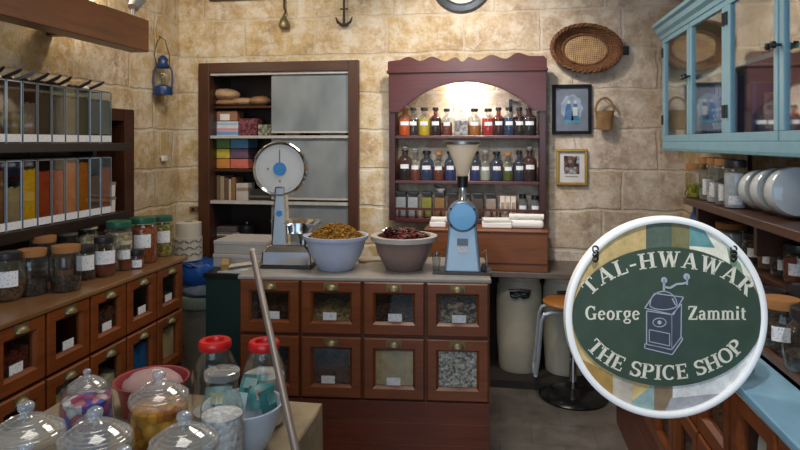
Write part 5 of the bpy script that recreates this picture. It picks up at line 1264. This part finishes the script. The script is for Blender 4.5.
for y_ in (2.35, 2.6, 2.9, 3.2):
    rjar(y_, .06, .12, 'cork' if y_ > 2.7 else 'black', C_DK, .6, '%s jar on the right ledge %s' % ('cork-lidded' if y_ > 2.7 else 'dark-lidded', {2.35: 'just past the round sign', 2.6: 'further behind the round sign', 2.9: 'near the far end of the ledge', 3.2: 'farthest along the ledge'}[y_]), None, .93, CL, g=DG)
# blue sprayer behind sign top
p = onX(683, 215, 1.0)
t = thing('spray_bottle', 'dark blue bottle standing at the far end of the right ledge', 'bottle', (1.0, 3.40, CL))
MB().lathe([(0, 0), (.045, 0), (.048, .2), (.03, .27), (.018, .3), (.018, .38), (0, .38)], seg=18).build('bottle_body', plain('dark_blue_bottle', '23407a', .3), t)
MB().obox((-.02, 0, .39), (.07, .03, .03)).build('spray_head', M_BLKPL, t, bevel=.004)

# ================================================================== ROUND SHOP SIGN ON A BRACKET
Td = 1.66; sg = Td/FOC*.978
d = ray(664.5, 316)*Td
sgn = thing('shop_sign', 'round white-rimmed shop sign with green oval board and cream lettering', 'sign', (d.x, d.y, EYE+d.z), PSI)
def T2(depth, th=.003): return lambda a, b, e: (a*sg, -depth-th*e, b*sg)
CIRC = [(97.5*math.cos(2*PI*i/72), 97.5*math.sin(2*PI*i/72)) for i in range(72)]
def clip(poly):
    out = poly
    for i in range(len(CIRC)):
        ax, ay = CIRC[i]; bx, by = CIRC[(i+1) % len(CIRC)]
        inp, out = out, []
        if not inp: break
        side = lambda p: (bx-ax)*(p[1]-ay)-(by-ay)*(p[0]-ax)
        for j in range(len(inp)):
            p, q = inp[j], inp[(j+1) % len(inp)]; sp_, sq = side(p), side(q)
            if sp_ >= 0: out.append(p)
            if sp_*sq < 0:
                f = sp_/(sp_-sq); out.append((p[0]+(q[0]-p[0])*f, p[1]+(q[1]-p[1])*f))
    return out
def P(*pts): return [(x-665.5, 316-y) for x, y in pts]
m = MB(); lett(m, CIRC, lambda a, b, e: (a*sg, .006-.010*e, b*sg)); m.build('backing_panel', powder('tan_painted_panel', 'cdb27c'), sgn)
pieces = [('painted_shutter', P((646, 214), (690, 210), (690, 262), (646, 262)), '5d6a60'), ('painted_shutter', P((672, 210), (690, 210), (690, 262), (672, 262)), '7f7a58'),
          ('painted_sky', P((690, 210), (775, 215), (775, 290), (735, 275), (715, 262), (690, 255)), 'f2ecda'),
          ('painted_balcony', P((690, 222), (704, 226), (716, 246), (690, 244)), '6b9a9c'), ('painted_plant', P((728, 245), (742, 262), (750, 290), (735, 280)), '8aa88a'),
          ('painted_door', P((566, 352), (612, 376), (612, 420), (566, 420)), 'a98850'), ('painted_column', P((612, 374), (632, 384), (630, 420), (612, 410)), 'b9b0a2'), ('painted_arch', P((632, 402), (655, 384), (656, 420), (632, 420)), '8fa7a6'),
          ('painted_post', P((654, 384), (673, 385), (671, 420), (654, 420)), '8a7660'), ('painted_pavement', P((673, 385), (770, 335), (770, 380), (740, 395), (673, 400)), 'dcdcda'), ('painted_kerb', P((671, 399), (745, 392), (700, 425), (660, 425)), 'a6a6ac')]
for i, (nm, pl_, c_) in enumerate(pieces):
    q = clip(pl_[::-1] if sum((pl_[k][0]*pl_[(k+1) % len(pl_)][1]-pl_[(k+1) % len(pl_)][0]*pl_[k][1]) for k in range(len(pl_))) < 0 else pl_)
    if len(q) > 2:
        m = MB(); lett(m, q, lambda a, b, e, o_=i: (a*sg, -.004-(.0012+.0001*o_)*e, b*sg)); m.build(nm, powder('sign_'+c_, c_), sgn)
MB().lathe([(96*sg, -.008), (96*sg, .014), (97.5*sg, .017), (101*sg, .017), (102.5*sg, .014), (102.5*sg, -.008)], seg=96, M=Mx).build('rim', plain('white_rim_paint', 'f6f6f6', .5, var=.01), sgn)
m = MB(); ov = [(1.5+96.5*math.cos(2*PI*i/96), 0.5+70.5*math.sin(2*PI*i/96)) for i in range(96)]
ov = [(x, y) for x, y in ov if x*x+y*y < 97.3**2]
lett(m, ov, lambda a, b, e: (a*sg, -.007-.005*e, b*sg))
ob = m.build('oval_board', plain('dark_green_board', '3b4d42', .38, var=.12), sgn)
M_CREAM = plain('cream_letter_paint', 'dcd8c8', .5, var=.04)
m = MB(); TL = T2(.012, .0012)
def arc_word(txt, cx_, cy_, rx, ry, a_mid, h, track, up=True, wx=1.0):
    ws = [(FONT[c][0]*wx+track)*h if c != ' ' else .5*h for c in txt]; tot = sum(ws)
    # walk along the ellipse by arc length
    N = 720; tab = []
    L = 0; prev = None
    for i in range(N+1):
        a = math.radians(180-180*i/N) if up else math.radians(180+180*i/N)
        p_ = (cx_+rx*math.cos(a), cy_+ry*math.sin(a))
        if prev: L += math.hypot(p_[0]-prev[0], p_[1]-prev[1])
        tab.append((L, p_)); prev = p_
    def at(s_):
        for i in range(1, len(tab)):
            if tab[i][0] >= s_:
                (l0, p0), (l1, p1) = tab[i-1], tab[i]; f = (s_-l0)/(l1-l0+1e-9)
                return (p0[0]+(p1[0]-p0[0])*f, p0[1]+(p1[1]-p0[1])*f), math.atan2(p1[1]-p0[1], p1[0]-p0[0])
        return tab[-1][1], 0
    s0 = L/2-tot/2+a_mid
    for c, w_ in zip(txt, ws):
        if c != ' ':
            (ox, oy), th = at(s0+w_/2); ct, st = math.cos(th), math.sin(th); lw = FONT[c][0]*h
            letter(m, c, lambda a, b, e: TL(ox+(a*h-lw/2)*wx*ct-b*h*st, oy+(a*h-lw/2)*wx*st+b*h*ct, e))
        s0 += w_
arc_word('TAL-HWAWAR', 2, 0, 86.5, 51, 0, 15.8, .08, wx=1.2)
arc_word('THE SPICE SHOP', -1, 0, 92, 63.5, 0, 15, .08, up=False, wx=1.12)
word(m, 'George', -82.5, -2.5, 14, TL, .06); word(m, 'Zammit', 21.5, -2.5, 14, TL, .045)
m.build('lettering', M_CREAM, ob)
# coffee-mill emblem
def fp(*pts): return [((x/4.5+600)-665.5, 316-(y/4.5+260)) for x, y in pts]
m = MB(); TE = T2(.012, .0008)
front = fp((203, 222), (318, 240), (318, 398), (203, 375)); sidef = fp((318, 240), (362, 190), (360, 345), (318, 398))
topf = fp((195, 210), (240, 142), (372, 160), (325, 240)); basef = fp((196, 372), (318, 400), (362, 340), (368, 352), (320, 422), (194, 392))
dome = [(fp((280+62*math.cos(a), 195-62*math.sin(a)*(1.0 if math.sin(a) > 0 else .35)))[0]) for a in [2*PI*i/28 for i in range(28)]]
for q in (front, sidef, topf, basef): lett(m, q[::-1], TE)
lett(m, dome, T2(.0122, .0012))
m.build('mill_emblem', plain('slate_emblem', '3b4350', .5), ob)
m = MB(); TO = T2(.0125, .0016)
def outline(pts, w=.9, close=True):
    n = len(pts)
    for i in range(n if close else n-1):
        a, b = pts[i], pts[(i+1) % n]
        if math.hypot(a[0]-b[0], a[1]-b[1]) > .05: stroke(m, a[0], a[1], b[0], b[1], w, TO)
for q in (front, sidef, topf, dome): outline(q)
outline(basef)
outline(fp((215, 308), (308, 326), (308, 382), (215, 362)), .7)
outline([fp((262+30*math.cos(a), 275+20*math.sin(a)))[0] for a in [2*PI*i/22 for i in range(22)]], .7)
outline(fp((282, 130), (283, 78)), 2.2, False); outline(fp((283, 112), (310, 118), (340, 100), (370, 98), (388, 92)), 2.0, False); outline(fp((388, 104), (388, 62)), 1.6, False)
outline(fp((320, 165), (335, 195)), 1.2, False)
for cx_, cy_, r_ in ((283, 82, 14), (386, 66, 15), (262, 275, 9)):
    lett(m, [fp((cx_+r_*math.cos(a), cy_-r_*math.sin(a)))[0] for a in [2*PI*i/18 for i in range(18)]], TO)
m.build('emblem_outline', plain('pale_emblem_line', 'a9aebc', .5, var=.04), ob)
for px in (593, 733):
    m = MB(); x_, z_ = (px-665.5)*sg, (316-256)*sg
    for k in range(3): m.tube([(x_+.007*math.cos(a), -.016-.003*math.sin(a*2), z_+.012*k+.009*math.sin(a)) for a in [2*PI*i/12 for i in range(12)]], .0025, 5, closed=True)
    m.build('hanging_chain', plain('dark_chain', '2e2c2a', .4, .6), sgn)
# bracket: steel arm behind the panel down to the counter edge
m = MB(); m.box(-.015, .015, .02, .032, -.22, .12); m.build('bracket_plate', M_BLKPL, sgn)
q = sgn.matrix_world
R_ = Matrix.Rotation(PSI, 4, 'Z'); inv = (Matrix.Translation(sgn.location) @ R_).inverted()
foot = inv @ Vector((.70, sgn.location.y+.22, .934))
m = MB(); m.tube([(0, .035, -.10), (0.10, .07, -.15), (foot.x-.02, foot.y*.8, foot.z+.06), (foot.x, foot.y, foot.z)], .011, 8)
m.lathe([(0, 0), (.035, 0), (.035, .006), (0, .006)], seg=16, c=(foot.x, foot.y, foot.z)); m.build('bracket_arm', M_BLKPL, sgn)

# ================================================================== FRONT TABLE WITH JARS
ZT = .75
crn = onZ(322, 403.5, ZT)
tx1, ty1 = crn.x, crn.y; tx0, ty0 = -1.42, .85
tb = thing('display_table', 'low display table in the front under a beige cloth', 'table', ((tx0+tx1)/2, (ty0+ty1)/2, 0))
hx, hy = (tx1-tx0)/2, (ty1-ty0)/2
MB().box(-hx+.01, hx-.01, -hy+.01, hy-.01, ZT-.035, ZT-.004).build('tabletop', M_MID, tb)
for a in (-1, 1):
    for b in (-1, 1): MB().box(a*(hx-.06)-.025, a*(hx-.06)+.025, b*(hy-.06)-.025, b*(hy-.06)+.025, 0, ZT-.035).build('leg', M_MID, tb)
m = MB(); n = 60; ring = []
def per(i):
    f = i/n*4; k = int(f) % 4; u = f-int(f)
    c4 = [(-hx, -hy), (hx, -hy), (hx, hy), (-hx, hy)]; a, b = c4[k], c4[(k+1) % 4]
    nx_, ny_ = [(0, -1), (1, 0), (0, 1), (-1, 0)][k]
    return a[0]+(b[0]-a[0])*u, a[1]+(b[1]-a[1])*u, nx_, ny_
lv = [(0, 0), (.004, -.006), (.006, -.04), (.012, -.2), (.016, -.42)]
vs = []
for o_, z_ in lv:
    for i in range(n):
        x_, y_, nx_, ny_ = per(i); wv = 1+.6*math.sin(i*1.9)*(abs(z_)*1.0)
        vs.append((x_+nx_*(o_*wv+abs(z_)*.03*math.sin(i*2.3)), y_+ny_*(o_*wv+abs(z_)*.03*math.sin(i*2.3)), ZT+z_))
fs = [tuple(range(n))]+[(k*n+i, (k+1)*n+i, (k+1)*n+(i+1) % n, k*n+(i+1) % n) for k in range(len(lv)-1) for i in range(n)]
m.add(vs, fs, False)
def cloth():
    t = NT('beige_cloth'); v = t.coord(); w1 = t.noise(v, 220, 2); n2 = t.noise(v, 7, 3)
    c = t.ramp(n2, [(.3, lin('7d705d')), (.7, lin('a09178'))]); b = t.bsdf(None, .9, 0, .1); t.l(c, b.inputs['Base Color']); t.bump(w1, .3, .001, b); return t.m
cl = m.build('tablecloth', cloth(), None, loc=((tx0+tx1)/2, (ty0+ty1)/2, 0))
tag(cl, 'plain beige tablecloth hanging over the front display table', 'tablecloth')
ZJ = ZT+.002
FJ = 'glass sweet jars on the front table'
def dome_jar(px, py_lid, wlid, hjar, fill, flev, lab, bulge=1.0):
    """jar whose lid flange is centred at px,py and wlid pixels wide; the jar is hjar metres tall to the flange"""
    z = ZJ+hjar; p = onZ(px, py_lid, z); s = mpp(p); rl = wlid*s/2
    t = thing('apothecary_jar', lab, 'jar', (p.x, p.y, ZJ), 0, FJ)
    R = rl*bulge; h = hjar
    prof = [(0, .004), (R*.62, .004), (R*.72, .012), (R*.95, h*.22), (R*1.02, h*.5), (R*.98, h*.78), (R*.9, h*.93), (R*.92, h-.002)]
    MB().lathe(prof, seg=40).build('glass_body', M_JAR, t)
    if fill:
        pf = [(max(0, a-.006), b+.003) for a, b in prof if b < h*flev]; ra = pf[-1][0]; pf += [(ra, h*flev), (ra*.6, h*flev+.008), (0, h*flev+.012)]
        MB().lathe(pf, seg=32).build('contents', fill, t, kind='stuff')
    k = rl/.09
    lid = MB().lathe([(rl*.9, -.006), (rl, -.004), (rl*1.02, .004), (rl*.99, .012*k), (rl*.90, .024*k), (rl*.72, .036*k), (rl*.5, .046*k), (rl*.28, .053*k), (rl*.15, .058*k), (rl*.12, .064*k)], seg=40, c=(0, 0, h)).build('lid', M_LIDGLASS, t)
    MB().lathe([(rl*.12, .06*k), (rl*.13, .066*k), (rl*.20, .071*k), (rl*.225, .079*k), (rl*.20, .087*k), (rl*.12, .092*k), (0, .094*k)], seg=24, c=(0, 0, h)).build('knob', glass('knob_glass', 'dfe6ee', .8, 'f4f8ff', haze=.16), lid)
    for q in (.5, .62, .74, .85, .95):
        m = MB(); m.tube([(rl*q*1.01*math.cos(2*PI*i/48), rl*q*1.01*math.sin(2*PI*i/48), (.046-(q-.5)*.062 if q < .9 else .018)*k) for i in range(48)], .0022*k, 5, closed=True, )
        m.build('lid_ridge', M_LIDGLASS, lid, loc=(0, 0, h))
    return t, rl, h
C_CANDY = grain('wrapped_candy', '3c64c8', 'c84a5c', 42, .4, c3='e4e8ee'); C_ORG = grain('amber_candy', 'b05e10', 'eaa330', 40, .35); C_NUT = grain('pale_nut_candy', '7d715e', 'a69a88', 40)
C_WBEAD = grain('white_sugared_beads', 'd2d2da', 'f6f6fa', 85, dark=.28)
dome_jar(26, 438, 71, .20, C_NUT, .55, 'ribbed glass jar with knob lid at the left picture edge of the front table')
dome_jar(95, 443, 70, .20, C_NUT, .55, 'large glass jar with knob lid at the bottom, between two others')
dome_jar(184, 446, 67, .21, C_NUT, .5, 'glass jar with knob lid at the bottom, right of the large one')
dome_jar(87, 387, 35, .205, C_CANDY, .86, 'glass jar of colourful wrapped sweets in the middle of the front table', 1.45)
dome_jar(159, 400, 57, .20, C_ORG, .93, 'glass jar of amber orange sweets behind the front row of jars', 1.05)
dome_jar(26, 476, 66, .19, C_NUT, .5, 'glass jar with only its knob lid showing at the bottom left corner')
dome_jar(124, 480, 66, .19, C_NUT, .5, 'glass jar with only its knob lid showing at the bottom edge')
# red-lidded gallon jars
def gal(px, py_lid, wl, lab, fill, lev, hj):
    z = ZJ+hj; p = onZ(px, py_lid, z); s = mpp(p); r = wl*s/2
    return jar(400, 300, ZJ, r/mpp(onZ(400, 300, ZJ)), hj/mpp(onZ(400, 300, ZJ)), 'red', fill, lev, lab, name='red_lidded_jar', card=None, group=FJ, shape='gallon', pos=(p.x, p.y, ZJ), lidh=.008)
gal(264, 345, 43, 'red-lidded clear jar half full of white pieces beside the metal rod', powder('jar_white_sweets', 'd2d0cb'), .62, .235)
gal(215, 344, 45, 'red-lidded clear jar, left of the one beside the metal rod', powder('jar_pale_fill', 'b9bab6'), .18, .24)
# tall jar of white beads in front
p = onZ(222, 372, ZJ+.265); s = mpp(p)
t = thing('storage_jar', 'tall clear jar of white sugared sweets in front of the white bowl', 'jar', (p.x, p.y, ZJ), 0, FJ)
R = 21*s; h = .265
MB().lathe([(0, .003), (R*.95, .003), (R, .015), (R, h*.66), (R*.86, h*.76), (R*.74, h*.82), (R*.74, h*.9), (R*.78, h*.92), (R*.76, h)], seg=32).build('glass_body', M_JAR, t)
MB().lathe([(0, .006), (R*.95, .008), (R*.95, h*.60), (R*.5, h*.62), (0, h*.63)], seg=32).build('contents', C_WBEAD, t, kind='stuff')
MB().lathe([(R*.77, h-.012), (R*.82, h-.012), (R*.82, h+.004), (R*.7, h+.007), (0, h+.007)], seg=32).build('lid', M_LIDGLASS, t)
# white bowl with teal packets
t, c, R, B, H, s = bowl(243, 458, 41, 25, 46, [plain('blue_white_bowl', 'bcc7d6', .35, var=.04)], 'pale blue-white bowl full of teal packets on the front table', 2.2, ZJ, 'serving_bowl')
zb_ = ZJ+H
for k, (dx, dy, rz, rx_, lab, w_) in enumerate(((-.085, .02, .3, .5, 'teal packet leaning at the left of the pale bowl', .075), (-.02, -.02, -.2, .35, 'flat pale teal packet in front in the pale bowl', .075), (.045, .03, .5, .6, 'teal packet with printed figure at the right of the pale bowl', .07), (-.01, .07, 0, .8, 'teal packet standing at the back of the pale bowl', .075), (.075, -.01, 1.2, .3, 'dark teal packet against the right rim of the pale bowl', .06))):
    t = thing('teal_packet', lab, 'packet', (c.x+dx, c.y+dy, zb_-.045+.008*k), rz, 'teal packets in the pale bowl')
    m = MB(); n_ = 6; vs = []
    for i in range(n_+1):
        for j in range(n_+1):
            u, v = i/n_-.5, j/n_-.5; vs.append((u*w_, v*.012*0+(.5-abs(u))*(.5-abs(v))*.06-.01, (v+.5)*w_*.95))
    for i in range(n_+1):
        for j in range(n_+1):
            u, v = i/n_-.5, j/n_-.5; vs.append((u*w_, -(.5-abs(u))*(.5-abs(v))*.06-.01, (v+.5)*w_*.95))
    W = n_+1; fs = []
    for i in range(n_):
        for j in range(n_):
            a = i*W+j; fs += [(a, a+1, a+W+1, a+W)]; a += W*W; fs += [(a, a+W, a+W+1, a+1)]
    m.add(vs, fs, True)
    m.build('packet_body', plain(['teal_wrap', 'pale_teal_wrap', 'deep_teal_wrap', 'teal_wrap', 'deep_teal_wrap'][k], ['3f8a8c', '9cbcc0', '2f7a7c', '4a9094', '2c6a6e'][k], .35, var=.2), t, rot=(-rx_, 0, 0))
    MB().obox((0, -.027, w_*.5), (w_*.5, .002, w_*.4)).build('printed_panel', plain('packet_figure_print', ['b4b88c', 'b0c4c4', 'a08a80', '88aaa8', '5a8a88'][k], .6, var=.4), t, rot=(-rx_, 0, 0))
# pink-red bag behind orange jar
p = onZ(152, 378, ZJ+.10)
t = thing('red_basin', 'translucent pinkish red plastic basin behind the jar of amber sweets', 'basin', (p.x, p.y, ZJ))
MB().lathe([(0, .0), (.085, .0), (.10, .075), (.112, .095), (.115, .10), (.108, .098), (.098, .075), (.08, .01), (0, .01)], seg=36).build('basin_body', plain('pinkish_red_plastic', '8e3a40', .35, var=.1), t)
MB().ball((0, 0, .075), (.092, .092, .05), 20, 8, jit=.04).build('wrapped_contents', glass('pink_film', 'c98a8c', .5, 'e8c8c8', haze=.45), t)
# metal rod leaning from the table to the counter edge
pa = onZ(303, 485, ZT+.016); ptop = Vector(onY(258, 278, 2.925)); ptop.z = CT+.012
dirv = (ptop-pa).normalized(); pend = ray(252.5, 252)*2.02+Vector((0, 0, EYE))
m = MB(); rod = thing('metal_rod', 'long grey metal rod standing on the front table, leaning on a red-lidded jar', 'rod', tuple(pa))
e = pend-pa
MB().tube([(0, 0, 0), tuple(e*.5), tuple(e)], .0108, 12).build('tube', plain('dull_grey_steel', '857b76', .4, .5, var=.06), rod)
MB().tube([tuple(e), tuple(e*1.012)], [.011, .009], 12).build('end_cap', plain('pale_end_cap', 'a59a90', .5), rod)
MB().tube([tuple(e*-.01), tuple(e*.004)], [.011, .011], 12).build('end_cap', M_BLKPL, rod)

# ================================================================== LIGHTS
def area(name, loc, rot, size, e, col, sy=None):
    l = bpy.data.lights.new(name, 'AREA'); l.energy = e; l.color = col; l.size = size
    if sy: l.shape = 'RECTANGLE'; l.size_y = sy
    o = bpy.data.objects.new(name, l); COL.objects.link(o); o.location = loc; o.rotation_euler = rot; return o
def point(name, loc, e, col, r=.05):
    l = bpy.data.lights.new(name, 'POINT'); l.energy = e; l.color = col; l.shadow_soft_size = r
    o = bpy.data.objects.new(name, l); COL.objects.link(o); o.location = loc; return o
WARM = (1, .80, .56); COOL = (.62, .80, 1)
area('daylight_shopfront', (-.3, -1.9, 1.7), (PI/2, 0, 0), 2.6, 60, COOL, 2.0)
area('ceiling_light', (-.4, 3.0, 2.9), (0, 0, 0), .9, 27, (1, .90, .78))
area('ceiling_light_front', (-.7, 1.2, 2.9), (0, 0, 0), .9, 14, (1, .92, .82))
def spot(name, loc, tgt, e, col, ang, blend=.7, r=.05):
    l = bpy.data.lights.new(name, 'SPOT'); l.energy = e; l.color = col; l.spot_size = ang; l.spot_blend = blend; l.shadow_soft_size = r
    o = bpy.data.objects.new(name, l); COL.objects.link(o); o.location = loc
    o.rotation_euler = (Vector(tgt)-Vector(loc)).to_track_quat('-Z', 'Y').to_euler(); return o
spot('spot_wall', (-.25, 3.3, 2.88), (-.2, 4.5, 2.0), 100, (1, .93, .83), 1.6, .9)
point('rack_lamp', ((rx0+rx1)/2, 4.46, 2.00), 9, (1, .95, .86), .03)
spot('spot_cupboard', (-1.5, 3.2, 2.88), (-1.85, 4.5, 2.1), 46, (1, .91, .77), 1.7, .9)
spot('rack_fill_spot', (-.3, 1.7, 2.88), (-.25, 4.45, 1.35), 75, (.95, .96, 1), .62, .6)  # added fill for the dim lower rack shelves; lifts grinder and bowls too
spot('spot_sign', (.15, .5, 2.88), (.45, 1.7, 1.1), 105, (1, .97, .93), .75, .8)  # fill spot added to brighten the sign, no fixture behind it
point('canopy_lamp', (-2.3, 3.28, 2.52), 9, (1, .86, .64), .04)
wd = bpy.data.worlds.new('world'); sc.world = wd; wd.use_nodes = True
bg = wd.node_tree.nodes['Background']; bg.inputs[0].default_value = (.70, .82, 1, 1); bg.inputs[1].default_value = .32

sc.cycles.max_bounces = 8; sc.cycles.transparent_max_bounces = 24; sc.cycles.glossy_bounces = 4; sc.cycles.transmission_bounces = 6
sc.cycles.caustics_reflective = False; sc.cycles.caustics_refractive = False
sc.cycles.sample_clamp_indirect = 4
sc.view_settings.view_transform = 'Standard'; sc.view_settings.look = 'None'; sc.view_settings.exposure = 0
